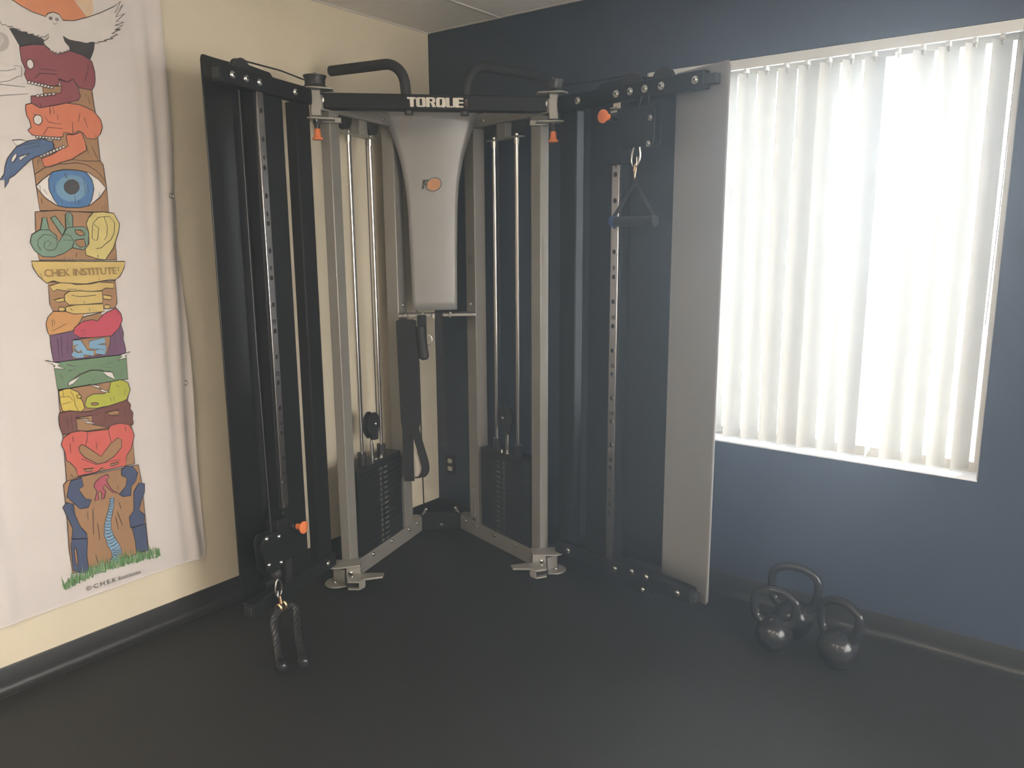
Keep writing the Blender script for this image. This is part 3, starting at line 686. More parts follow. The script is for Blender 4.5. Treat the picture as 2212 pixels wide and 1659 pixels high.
('printed_trunk','F','brown',[(-2051,998),(-2015,1001),(-1959,985),(-1888,991),(-1798,1005),(-1785,984),(-1790,968),(-1779,950),(-1784,924),(-1781,907),(-1790,897),(-1882,900),(-2048,913),(-2056,950),(-2055,981)],1),
('printed_trunk','F','tan',[(-1995,969),(-1936,968),(-1939,932),(-1881,910),(-1887,901),(-1962,911),(-1995,922)],1),
('printed_trunk','F','tan',[(-1885,970),(-1836,971),(-1834,952),(-1866,955)],1),
('printed_bolt.003','F','white',[(-1995,967),(-1949,956),(-1956,950),(-1922,932),(-1963,942),(-1955,949)],1),
('printed_trunk','L','line',[(-2027,980),(-2025,929)],3),
('printed_trunk','L','line',[(-2010,982),(-2011,926)],3),
('printed_trunk','L','line',[(-1892,955),(-1889,928)],3),
('printed_trunk','L','line',[(-1811,983),(-1810,934)],3),
('printed_trunk','F','tan',[(-2048,915),(-1789,903),(-1792,742),(-2013,743),(-2053,735)],1),
('printed_pelvis','F','coral',[(-2047,902),(-2019,917),(-1981,917),(-1959,908),(-1882,902),(-1870,916),(-1833,917),(-1800,905),(-1788,881),(-1783,858),(-1801,806),(-1822,783),(-1829,742),(-2013,746),(-2015,775),(-2036,807),(-2045,814),(-2048,851),(-2057,879)],1),
('printed_pelvis','F','tan',[(-1997,855),(-1986,864),(-1972,855),(-1920,801),(-1877,845),(-1849,862),(-1835,849),(-1838,820),(-1872,789),(-1910,774),(-1935,775),(-1977,809),(-1994,834)],1),
('printed_pelvis','F','tan',[(-1989,768),(-1952,762),(-1958,752),(-1983,756)],1),
('printed_pelvis','F','tan',[(-1890,763),(-1856,765),(-1854,757),(-1886,754)],1),
('printed_pelvis','F','tan',[(-1940,745),(-1919,757),(-1904,744)],1),
('printed_pelvis','L','line',[(-1959,908),(-1965,875),(-1972,855)],4),
('printed_pelvis','L','line',[(-1882,902),(-1876,850)],4),
('printed_pelvis','L','line',[(-1992,809),(-1941,774),(-1900,774),(-1845,772)],4),
('printed_pelvis','L','line',[(-2014,901),(-2014,880)],4),
('printed_pelvis','L','line',[(-2026,877),(-2028,841)],4),
('printed_pelvis','L','line',[(-1932,862),(-1932,835)],4),
('printed_pelvis','L','line',[(-1816,903),(-1815,881)],4),
('printed_trunk','F','tan',[(-2066,725),(-2053,736),(-2014,741),(-1903,737),(-1778,735),(-1772,659),(-1770,365),(-2070,372),(-2072,466),(-2066,614)],1),
('printed_leg_bones','F','navy',[(-2039,734),(-1999,737),(-1996,701),(-2014,693),(-1994,650),(-1972,641),(-1987,613),(-2017,616),(-2036,643),(-2059,676),(-2051,705)],1),
('printed_leg_bones','F','navy',[(-2077,639),(-2061,655),(-2039,641),(-2038,601),(-2024,548),(-2003,514),(-2003,487),(-2060,510),(-2051,546),(-2067,604)],1),
('printed_leg_bones','F','navy',[(-2058,507),(-2002,492),(-2012,424),(-2010,354),(-2043,365),(-2067,383),(-2065,486)],1),
('printed_leg_bones','F','tan',[(-2055,461),(-2047,471),(-2046,436),(-2048,393),(-2055,417)],1),
('printed_leg_bones.001','F','navy',[(-1849,729),(-1829,741),(-1803,734),(-1784,702),(-1795,671),(-1816,654),(-1820,616),(-1852,619),(-1867,634),(-1837,659),(-1829,691),(-1849,707)],1),
('printed_leg_bones.001','F','navy',[(-1808,629),(-1783,659),(-1761,651),(-1764,617),(-1785,572),(-1794,546),(-1773,523),(-1777,483),(-1835,484),(-1836,530),(-1815,552)],1),
('printed_leg_bones.001','F','navy',[(-1830,482),(-1774,482),(-1773,364),(-1821,375),(-1822,428)],1),
('printed_figure','F','rose',[(-1910,725),(-1899,721),(-1898,711),(-1909,706),(-1906,689),(-1888,654),(-1861,635),(-1892,649),(-1919,689),(-1926,672),(-1916,661),(-1920,649),(-1927,631),(-1936,633),(-1931,657),(-1939,669),(-1946,658),(-1946,633),(-1961,633),(-1949,667),(-1958,691),(-1952,706),(-1931,720)],1),
('printed_spine','L','line',[(-1895,628),(-1899,599)],32),
('printed_spine','L','line',[(-1899,599),(-1909,568)],36),
('printed_spine','L','line',[(-1909,568),(-1921,533)],40),
('printed_spine','L','line',[(-1921,533),(-1925,495)],48),
('printed_spine','L','line',[(-1925,495),(-1916,453)],60),
('printed_spine','L','line',[(-1916,453),(-1900,414)],68),
('printed_spine','L','line',[(-1900,414),(-1898,388)],70),
('printed_spine','L','line',[(-1898,388),(-1916,365)],60),
('printed_spine','L','sky',[(-1895,628),(-1899,599)],24),
('printed_spine','L','sky',[(-1899,599),(-1909,568)],28),
('printed_spine','L','sky',[(-1909,568),(-1921,533)],32),
('printed_spine','L','sky',[(-1921,533),(-1925,495)],40),
('printed_spine','L','sky',[(-1925,495),(-1916,453)],52),
('printed_spine','L','sky',[(-1916,453),(-1900,414)],60),
('printed_spine','L','sky',[(-1900,414),(-1898,388)],62),
('printed_spine','L','sky',[(-1898,388),(-1916,365)],52),
('printed_spine','L','line',[(-1889,622),(-1896,621),(-1901,627)],5),
('printed_spine','L','line',[(-1891,613),(-1897,611),(-1903,617)],5),
('printed_spine','L','line',[(-1892,603),(-1899,601),(-1904,607)],5),
('printed_spine','L','line',[(-1894,592),(-1901,591),(-1907,599)],5),
('printed_spine','L','line',[(-1897,581),(-1904,581),(-1911,589)],5),
('printed_spine','L','line',[(-1900,571),(-1908,571),(-1914,578)],5),
('printed_spine','L','line',[(-1903,560),(-1911,560),(-1919,568)],5),
('printed_spine','L','line',[(-1907,548),(-1915,548),(-1922,556)],5),
('printed_spine','L','line',[(-1911,536),(-1919,537),(-1926,545)],5),
('printed_spine','L','line',[(-1911,525),(-1922,524),(-1931,531)],5),
('printed_spine','L','line',[(-1912,512),(-1923,512),(-1933,519)],5),
('printed_spine','L','line',[(-1914,500),(-1924,499),(-1934,506)],5),
('printed_spine','L','line',[(-1910,490),(-1924,486),(-1936,489)],5),
('printed_spine','L','line',[(-1907,476),(-1921,472),(-1933,475)],5),
('printed_spine','L','line',[(-1905,462),(-1918,458),(-1931,461)],5),
('printed_spine','L','line',[(-1900,453),(-1914,445),(-1927,444)],5),
('printed_spine','L','line',[(-1894,440),(-1908,432),(-1922,431)],5),
('printed_spine','L','line',[(-1889,427),(-1903,418),(-1917,418)],5),
('printed_spine','L','line',[(-1884,409),(-1900,407),(-1916,414)],5),
('printed_spine','L','line',[(-1883,400),(-1900,399),(-1915,405)],5),
('printed_spine','L','line',[(-1882,392),(-1899,390),(-1915,396)],5),
('printed_spine','L','line',[(-1890,375),(-1902,382),(-1912,397)],5),
('printed_spine','L','line',[(-1896,367),(-1907,374),(-1918,389)],5),
('printed_spine','L','line',[(-1902,360),(-1913,367),(-1924,382)],5),
('printed_trunk','L','line',[(-1992,595),(-1992,566)],4),
('printed_trunk','L','line',[(-1971,603),(-1979,501)],4),
('printed_trunk','L','line',[(-1960,539),(-1958,483),(-1962,474)],4),
('printed_trunk','L','line',[(-1870,601),(-1865,572)],4),
('printed_trunk','L','line',[(-1881,566),(-1866,505)],4),
('printed_trunk','L','line',[(-1889,545),(-1883,493)],4),
('printed_trunk','L','line',[(-1980,418),(-1975,386)],4),
('printed_trunk','L','line',[(-2036,759),(-2030,747)],4),
('printed_trunk','L','line',[(-1868,668),(-1867,656)],4),
('printed_grass','F','grass',[(-2109,333),(-2105,331),(-2108,357),(-2111,374)],0),
('printed_grass','F','grass',[(-2109,325),(-2104,323),(-2096,343),(-2091,356)],0),
('printed_grass','F','grass',[(-2106,325),(-2101,324),(-2104,347),(-2107,363)],0),
('printed_grass','F','grass2',[(-2104,318),(-2099,316),(-2096,334),(-2095,345)],0),
('printed_grass','F','grass3',[(-2097,331),(-2092,330),(-2089,352),(-2088,366)],0),
('printed_grass','F','grass2',[(-2095,319),(-2090,317),(-2084,339),(-2080,354)],0),
('printed_grass','F','grass',[(-2094,326),(-2089,325),(-2088,345),(-2088,359)],0),
('printed_grass','F','grass',[(-2090,320),(-2086,319),(-2078,349),(-2074,370)],0),
('printed_grass','F','grass3',[(-2088,325),(-2083,324),(-2076,354),(-2072,374)],0),
('printed_grass','F','grass',[(-2089,330),(-2084,328),(-2084,351),(-2084,366)],0),
('printed_grass','F','grass3',[(-2087,323),(-2082,321),(-2088,342),(-2092,356)],0),
('printed_grass','F','grass',[(-2080,327),(-2075,326),(-2070,353),(-2068,371)],0),
('printed_grass','F','grass3',[(-2077,334),(-2072,332),(-2075,358),(-2077,375)],0),
('printed_grass','F','grass3',[(-2078,336),(-2073,334),(-2070,358),(-2069,374)],0),
('printed_grass','F','grass',[(-2076,322),(-2071,320),(-2077,342),(-2081,357)],0),
('printed_grass','F','grass',[(-2075,329),(-2070,327),(-2073,361),(-2076,383)],0),
('printed_grass','F','grass2',[(-2071,340),(-2066,338),(-2071,364),(-2075,381)],0),
('printed_grass','F','grass',[(-2068,322),(-2063,320),(-2065,339),(-2068,352)],0),
('printed_grass','F','grass',[(-2064,332),(-2060,331),(-2055,363),(-2053,385)],0),
('printed_grass','F','grass2',[(-2064,338),(-2060,336),(-2063,363),(-2066,381)],0),
('printed_grass','F','grass2',[(-2060,338),(-2055,337),(-2055,364),(-2056,383)],0),
('printed_grass','F','grass',[(-2061,328),(-2057,326),(-2058,351),(-2060,367)],0),
('printed_grass','F','grass',[(-2056,338),(-2052,337),(-2055,371),(-2057,394)],0),
('printed_grass','F','grass',[(-2056,340),(-2051,339),(-2054,369),(-2057,389)],0),
('printed_grass','F','grass3',[(-2052,332),(-2047,330),(-2052,355),(-2056,373)],0),
('printed_grass','F','grass',[(-2052,325),(-2047,323),(-2049,353),(-2051,373)],0),
('printed_grass','F','grass',[(-2048,336),(-2043,335),(-2044,353),(-2045,366)],0),
('printed_grass','F','grass',[(-2044,335),(-2039,334),(-2042,357),(-2045,372)],0),
('printed_grass','F','grass2',[(-2043,340),(-2038,338),(-2041,361),(-2043,376)],0),
('printed_grass','F','grass3',[(-2041,344),(-2036,343),(-2033,375),(-2031,397)],0),
('printed_grass','F','grass3',[(-2039,328),(-2034,326),(-2028,353),(-2024,371)],0),
('printed_grass','F','grass3',[(-2037,339),(-2032,337),(-2025,360),(-2020,375)],0),
('printed_grass','F','grass3',[(-2031,327),(-2026,325),(-2022,348),(-2021,363)],0),
('printed_grass','F','grass2',[(-2031,338),(-2026,336),(-2020,356),(-2018,370)],0),
('printed_grass','F','grass2',[(-2028,339),(-2023,337),(-2017,361),(-2013,378)],0),
('printed_grass','F','grass',[(-2023,333),(-2018,331),(-2011,347),(-2007,359)],0),
('printed_grass','F','grass3',[(-2021,341),(-2016,339),(-2008,369),(-2004,389)],0),
('printed_grass','F','grass',[(-2020,336),(-2015,334),(-2006,362),(-2002,381)],0),
('printed_grass','F','grass2',[(-2016,343),(-2011,341),(-2008,361),(-2007,374)],0),
('printed_grass','F','grass3',[(-2018,333),(-2013,331),(-2006,360),(-2001,379)],0),
('printed_grass','F','grass3',[(-2016,331),(-2012,329),(-2009,349),(-2008,362)],0),
('printed_grass','F','grass',[(-2009,338),(-2004,337),(-2009,366),(-2013,385)],0),
('printed_grass','F','grass',[(-2006,346),(-2001,344),(-2003,372),(-2005,392)],0),
('printed_grass','F','grass2',[(-2007,348),(-2003,346),(-1994,376),(-1990,397)],0),
('printed_grass','F','grass2',[(-2002,332),(-1997,330),(-1995,350),(-1995,363)],0),
('printed_grass','F','grass2',[(-2003,331),(-1999,329),(-1993,352),(-1990,368)],0),
('printed_grass','F','grass3',[(-2000,348),(-1995,346),(-1987,372),(-1983,390)],0),
('printed_grass','F','grass3',[(-1993,341),(-1988,339),(-1987,369),(-1987,389)],0),
('printed_grass','F','grass2',[(-1990,345),(-1986,344),(-1979,365),(-1976,379)],0),
('printed_grass','F','grass3',[(-1993,340),(-1988,338),(-1992,364),(-1995,382)],0),
('printed_grass','F','grass',[(-1991,342),(-1986,340),(-1984,363),(-1983,379)],0),
('printed_grass','F','grass2',[(-1984,350),(-1979,348),(-1977,371),(-1976,387)],0),
('printed_grass','F','grass2',[(-1982,339),(-1977,337),(-1975,363),(-1975,381)],0),
('printed_grass','F','grass3',[(-1979,343),(-1974,342),(-1964,370),(-1959,389)],0),
('printed_grass','F','grass2',[(-1981,351),(-1976,350),(-1973,382),(-1972,404)],0),
('printed_grass','F','grass2',[(-1975,340),(-1970,338),(-1967,371),(-1966,394)],0),
('printed_grass','F','grass2',[(-1973,343),(-1968,341),(-1963,360),(-1960,373)],0),
('printed_grass','F','grass3',[(-1968,344),(-1963,342),(-1960,367),(-1959,384)],0),
('printed_grass','F','grass3',[(-1966,348),(-1961,346),(-1961,380),(-1961,402)],0),
('printed_grass','F','grass3',[(-1965,338),(-1960,337),(-1964,371),(-1967,395)],0),
('printed_grass','F','grass2',[(-1960,348),(-1955,346),(-1956,376),(-1957,396)],0),
('printed_grass','F','grass',[(-1959,340),(-1954,338),(-1949,364),(-1946,381)],0),
('printed_grass','F','grass3',[(-1957,336),(-1952,334),(-1955,370),(-1958,394)],0),
('printed_grass','F','grass',[(-1954,339),(-1949,337),(-1952,374),(-1956,398)],0),
('printed_grass','F','grass3',[(-1956,344),(-1951,342),(-1953,377),(-1955,400)],0),
('printed_grass','F','grass2',[(-1953,335),(-1948,333),(-1945,358),(-1944,375)],0),
('printed_grass','F','grass3',[(-1947,347),(-1942,345),(-1943,368),(-1945,384)],0),
('printed_grass','F','grass2',[(-1946,344),(-1941,343),(-1939,374),(-1938,395)],0),
('printed_grass','F','grass3',[(-1945,346),(-1940,344),(-1944,364),(-1947,378)],0),
('printed_grass','F','grass2',[(-1942,343),(-1936,341),(-1936,373),(-1936,395)],0),
('printed_grass','F','grass3',[(-1937,350),(-1932,348),(-1924,365),(-1919,377)],0),
('printed_grass','F','grass2',[(-1934,341),(-1929,339),(-1934,365),(-1938,382)],0),
('printed_grass','F','grass',[(-1934,341),(-1929,339),(-1926,365),(-1924,382)],0),
('printed_grass','F','grass',[(-1933,350),(-1928,348),(-1919,369),(-1915,383)],0),
('printed_grass','F','grass3',[(-1929,343),(-1924,341),(-1919,368),(-1917,387)],0),
('printed_grass','F','grass',[(-1928,344),(-1922,342),(-1928,366),(-1932,381)],0),
('printed_grass','F','grass3',[(-1920,351),(-1915,350),(-1908,370),(-1904,385)],0),
('printed_grass','F','grass3',[(-1923,337),(-1918,335),(-1912,364),(-1910,383)],0),
('printed_grass','F','grass2',[(-1918,352),(-1913,350),(-1918,382),(-1921,404)],0),
('printed_grass','F','grass',[(-1915,339),(-1910,338),(-1908,365),(-1908,384)],0),
('printed_grass','F','grass',[(-1915,349),(-1910,347),(-1910,375),(-1911,393)],0),
('printed_grass','F','grass2',[(-1908,348),(-1903,346),(-1899,370),(-1897,387)],0),
('printed_grass','F','grass3',[(-1909,347),(-1904,345),(-1910,373),(-1915,392)],0),
('printed_grass','F','grass3',[(-1910,336),(-1904,334),(-1909,357),(-1912,373)],0),
('printed_grass','F','grass3',[(-1901,349),(-1895,347),(-1894,375),(-1894,394)],0),
('printed_grass','F','grass3',[(-1901,336),(-1896,335),(-1891,359),(-1888,376)],0),
('printed_grass','F','grass3',[(-1895,346),(-1890,344),(-1883,375),(-1879,395)],0),
('printed_grass','F','grass3',[(-1897,345),(-1892,343),(-1892,378),(-1893,401)],0),
('printed_grass','F','grass',[(-1891,345),(-1886,343),(-1879,372),(-1875,392)],0),
('printed_grass','F','grass2',[(-1893,337),(-1887,336),(-1889,366),(-1890,387)],0),
('printed_grass','F','grass2',[(-1887,347),(-1882,345),(-1873,375),(-1869,396)],0),
('printed_grass','F','grass3',[(-1883,340),(-1878,338),(-1874,368),(-1873,388)],0),
('printed_grass','F','grass',[(-1884,335),(-1879,333),(-1881,369),(-1884,393)],0),
('printed_grass','F','grass',[(-1880,343),(-1875,341),(-1877,371),(-1880,391)],0),
('printed_grass','F','grass2',[(-1876,347),(-1871,345),(-1875,375),(-1878,396)],0),
('printed_grass','F','grass',[(-1878,335),(-1873,333),(-1871,365),(-1870,387)],0),
('printed_grass','F','grass3',[(-1875,350),(-1869,348),(-1861,369),(-1856,383)],0),
('printed_grass','F','grass',[(-1866,352),(-1861,350),(-1863,382),(-1866,404)],0),
('printed_grass','F','grass2',[(-1865,337),(-1860,336),(-1861,369),(-1863,392)],0),
('printed_grass','F','grass',[(-1864,345),(-1858,343),(-1857,365),(-1858,379)],0),
('printed_grass','F','grass',[(-1861,335),(-1856,333),(-1852,356),(-1850,371)],0),
('printed_grass','F','grass2',[(-1858,344),(-1853,342),(-1859,366),(-1865,383)],0),
('printed_grass','F','grass3',[(-1854,346),(-1848,344),(-1848,376),(-1848,398)],0),
('printed_grass','F','grass2',[(-1851,343),(-1846,342),(-1849,375),(-1851,397)],0),
('printed_grass','F','grass3',[(-1851,352),(-1845,350),(-1848,374),(-1850,391)],0),
('printed_grass','F','grass',[(-1852,338),(-1847,336),(-1838,354),(-1833,366)],0),
('printed_grass','F','grass',[(-1846,338),(-1841,336),(-1842,372),(-1844,396)],0),
('printed_grass','F','grass2',[(-1841,341),(-1836,339),(-1838,361),(-1840,376)],0),
('printed_grass','F','grass',[(-1840,348),(-1835,346),(-1834,366),(-1834,380)],0),
('printed_grass','F','grass3',[(-1842,333),(-1837,331),(-1834,355),(-1834,371)],0),
('printed_grass','F','grass3',[(-1839,337),(-1833,335),(-1824,363),(-1818,381)],0),
('printed_grass','F','grass2',[(-1832,336),(-1827,334),(-1822,365),(-1820,386)],0),
('printed_grass','F','grass3',[(-1833,346),(-1828,344),(-1819,366),(-1814,380)],0),
('printed_grass','F','grass',[(-1827,330),(-1822,328),(-1816,349),(-1814,362)],0),
('printed_grass','F','grass',[(-1823,330),(-1818,329),(-1808,356),(-1803,375)],0),
('printed_grass','F','grass2',[(-1821,345),(-1816,343),(-1811,377),(-1809,399)],0),
('printed_grass','F','grass3',[(-1822,347),(-1817,345),(-1816,367),(-1817,381)],0),
('printed_grass','F','grass',[(-1817,344),(-1812,342),(-1812,368),(-1813,387)],0),
('printed_grass','F','grass',[(-1812,349),(-1807,347),(-1811,370),(-1814,385)],0),
('printed_grass','F','grass2',[(-1814,332),(-1809,330),(-1803,364),(-1801,387)],0),
('printed_grass','F','grass2',[(-1811,335),(-1806,333),(-1809,363),(-1812,383)],0),
('printed_grass','F','grass2',[(-1809,339),(-1804,337),(-1810,355),(-1814,367)],0),
('printed_grass','F','grass',[(-1803,333),(-1797,331),(-1796,359),(-1796,378)],0),
('printed_grass','F','grass2',[(-1799,331),(-1794,329),(-1798,358),(-1802,377)],0),
('printed_grass','F','grass2',[(-1798,341),(-1793,339),(-1789,353),(-1787,363)],0),
('printed_grass','F','grass',[(-1800,333),(-1795,331),(-1795,357),(-1796,375)],0),
('printed_grass','F','grass',[(-1795,336),(-1790,334),(-1796,353),(-1801,365)],0),
('printed_grass','F','grass3',[(-1788,336),(-1783,334),(-1780,351),(-1779,363)],0),
('printed_grass','F','grass',[(-1789,347),(-1783,345),(-1784,370),(-1785,387)],0),
('printed_grass','F','grass2',[(-1783,344),(-1778,342),(-1782,359),(-1787,372)],0),
('printed_grass','F','grass3',[(-1785,332),(-1780,330),(-1781,354),(-1782,370)],0),
('printed_grass','F','grass2',[(-1782,333),(-1776,331),(-1768,351),(-1763,365)],0),
('printed_grass','F','grass2',[(-1779,340),(-1773,338),(-1772,361),(-1771,376)],0),
('printed_grass','F','grass',[(-1775,328),(-1770,326),(-1763,347),(-1760,361)],0),
('printed_grass','F','grass3',[(-1770,333),(-1764,331),(-1769,362),(-1773,383)],0),
('printed_grass','F','grass',[(-1773,329),(-1767,327),(-1769,351),(-1771,367)],0),
('printed_grass','F','grass',[(-1765,344),(-1759,342),(-1764,371),(-1767,390)],0),
('printed_grass','F','grass',[(-1765,344),(-1759,342),(-1752,362),(-1749,376)],0),
('printed_grass','F','grass',[(-1761,329),(-1755,327),(-1750,348),(-1748,362)],0),
('printed_grass','F','grass3',[(-1756,337),(-1750,336),(-1758,360),(-1764,376)],0),
('printed_grass','F','grass3',[(-1756,325),(-1751,323),(-1755,345),(-1759,360)],0),
('printed_grass','F','grass3',[(-1756,336),(-1750,334),(-1753,363),(-1755,383)],0),
('printed_grass','F','grass',[(-1748,325),(-1743,323),(-1735,339),(-1731,350)],0),
('printed_grass','F','grass3',[(-1744,342),(-1738,340),(-1741,357),(-1744,368)],0),
('printed_grass','F','grass',[(-1744,341),(-1739,339),(-1740,363),(-1742,379)],0),
('printed_grass','F','grass',[(-1742,332),(-1736,330),(-1732,352),(-1730,367)],0),
('printed_grass','F','grass3',[(-1743,323),(-1737,321),(-1728,346),(-1723,363)],0),
('printed_grass','F','grass',[(-1738,335),(-1732,333),(-1730,352),(-1730,365)],0),
('printed_grass','F','grass',[(-1734,328),(-1728,326),(-1736,353),(-1741,371)],0),
('printed_grass','F','grass2',[(-1730,329),(-1724,327),(-1727,350),(-1729,365)],0),
]

def ribbon(mb, pts, w, x):
    n = len(pts); L = []; R = []
    for i in range(n):
        a = pts[max(0, i - 1)]; b = pts[min(n - 1, i + 1)]
        dy, dz = b[0] - a[0], b[1] - a[1]; d = math.hypot(dy, dz) or 1.0
        ny_, nz_ = -dz / d * w / 2, dy / d * w / 2
        L.append((x, pts[i][0] + ny_, pts[i][1] + nz_)); R.append((x, pts[i][0] - ny_, pts[i][1] - nz_))
    mb.add(L + R, [(i, n + i, n + i + 1, i + 1) for i in range(n - 1)])
_parts = {}
_lift = 0.0072
for part, kind, colr, pts, ex in BANNER_PRINT:
    key = part
    mb, slots = _parts.setdefault(key, (MB(), []))
    def use(c):
        if c not in slots: slots.append(c)
        mb.slot(slots.index(c))
    q = [(y / 1000.0, z / 1000.0) for y, z in pts]
    _lift += 0.000016
    if kind == 'F':
        # polygons are triangulated so that concave outlines fill cleanly
        from mathutils.geometry import tessellate_polygon
        tri = tessellate_polygon([[Vector((y, z, 0)) for y, z in q]])
        use(colr)
        fs = []
        for a, b, c in tri:
            ar = (q[b][0] - q[a][0]) * (q[c][1] - q[a][1]) - (q[c][0] - q[a][0]) * (q[b][1] - q[a][1])
            fs.append((a, b, c) if ar > 0 else (a, c, b))
        mb.add([(_lift, y, z) for y, z in q], fs)
        if ex:
            use('line')
            ribbon(mb, q + [q[0], q[1]], 0.0030, _lift + 0.000006)
    else:
        use(colr)
        ribbon(mb, q, ex * 0.00058, _lift)
for key, (mb, slots) in _parts.items():
    mb.build(key, ['print_' + s for s in slots], ban, smooth=False, recalc=False)
XT = _lift + 0.0002
text_mesh('printed_lettering', 'CHEK INSTITUTE', lambda x, y: W(XT, -2.049 + x, 1.4985 + y), 0.0375, 'print_letter', ban, offset=0.0004, width=0.257)
text_mesh('printed_lettering', '\u00a9 C.H.E.K Institute', lambda x, y: W(XT, -2.030 + x, 0.2855 + y - 0.02 * x), 0.0245, 'print_line', ban, width=0.216)

# ------------------------------------------------------------------ corner functional trainer
S2 = math.sqrt(0.5)
def M(u, v, z):
    """machine axes: u across the corner (left to right), v out of the corner along its diagonal"""
    return Vector((S2 * (u + v), S2 * (u - v), z))
def mirror(p): return Vector((-p.y, -p.x, p.z))
tr = thing('functional_trainer', (0.62, -0.62, 0.0), 'silver and black corner cable trainer with two weight stacks and hinged pulley arms', 'gym machine')

BOLT = {}
def bolt(parent, p, axis, r=0.011, name='bolt'):
    """button head bolt with washer and socket; meshes are shared between bolts of one direction"""
    ax = Vector(axis).normalized()
    key = (round(ax.x, 3), round(ax.y, 3), round(ax.z, 3), r)
    if key not in BOLT:
        b = MB()
        b.lathe((0, 0, 0), ax, [(0, r * 1.25), (0.002, r * 1.25), (0.002, r), (0.005, r * 0.92), (0.0075, r * 0.6), (0.008, r * 0.5)], 14)
        b.slot(1).lathe((0, 0, 0), ax, [(0.0079, r * 0.42), (0.0083, r * 0.40)], 8)
        ob = b.build(name, ['zinc', 'hole_dark'])
        BOLT[key] = ob.data
        bpy.data.objects.remove(ob)
    o = bpy.data.objects.new(name, BOLT[key]); COL.objects.link(o)
    o.parent = parent; o.location = Vector(p) - parent_origin(parent)
    return o

def pulley(parent, c, axis, r, w, name='pulley'):
    m = MB(); ax = Vector(axis).normalized(); c = Vector(c) - ax * w / 2
    m.lathe(c, ax, [(0, r * 0.35), (0, r), (w * 0.12, r), (w * 0.3, r * 0.82), (w * 0.7, r * 0.82), (w * 0.88, r), (w, r), (w, r * 0.35)], 28)
    return m.build(name, 'black_plastic', parent)

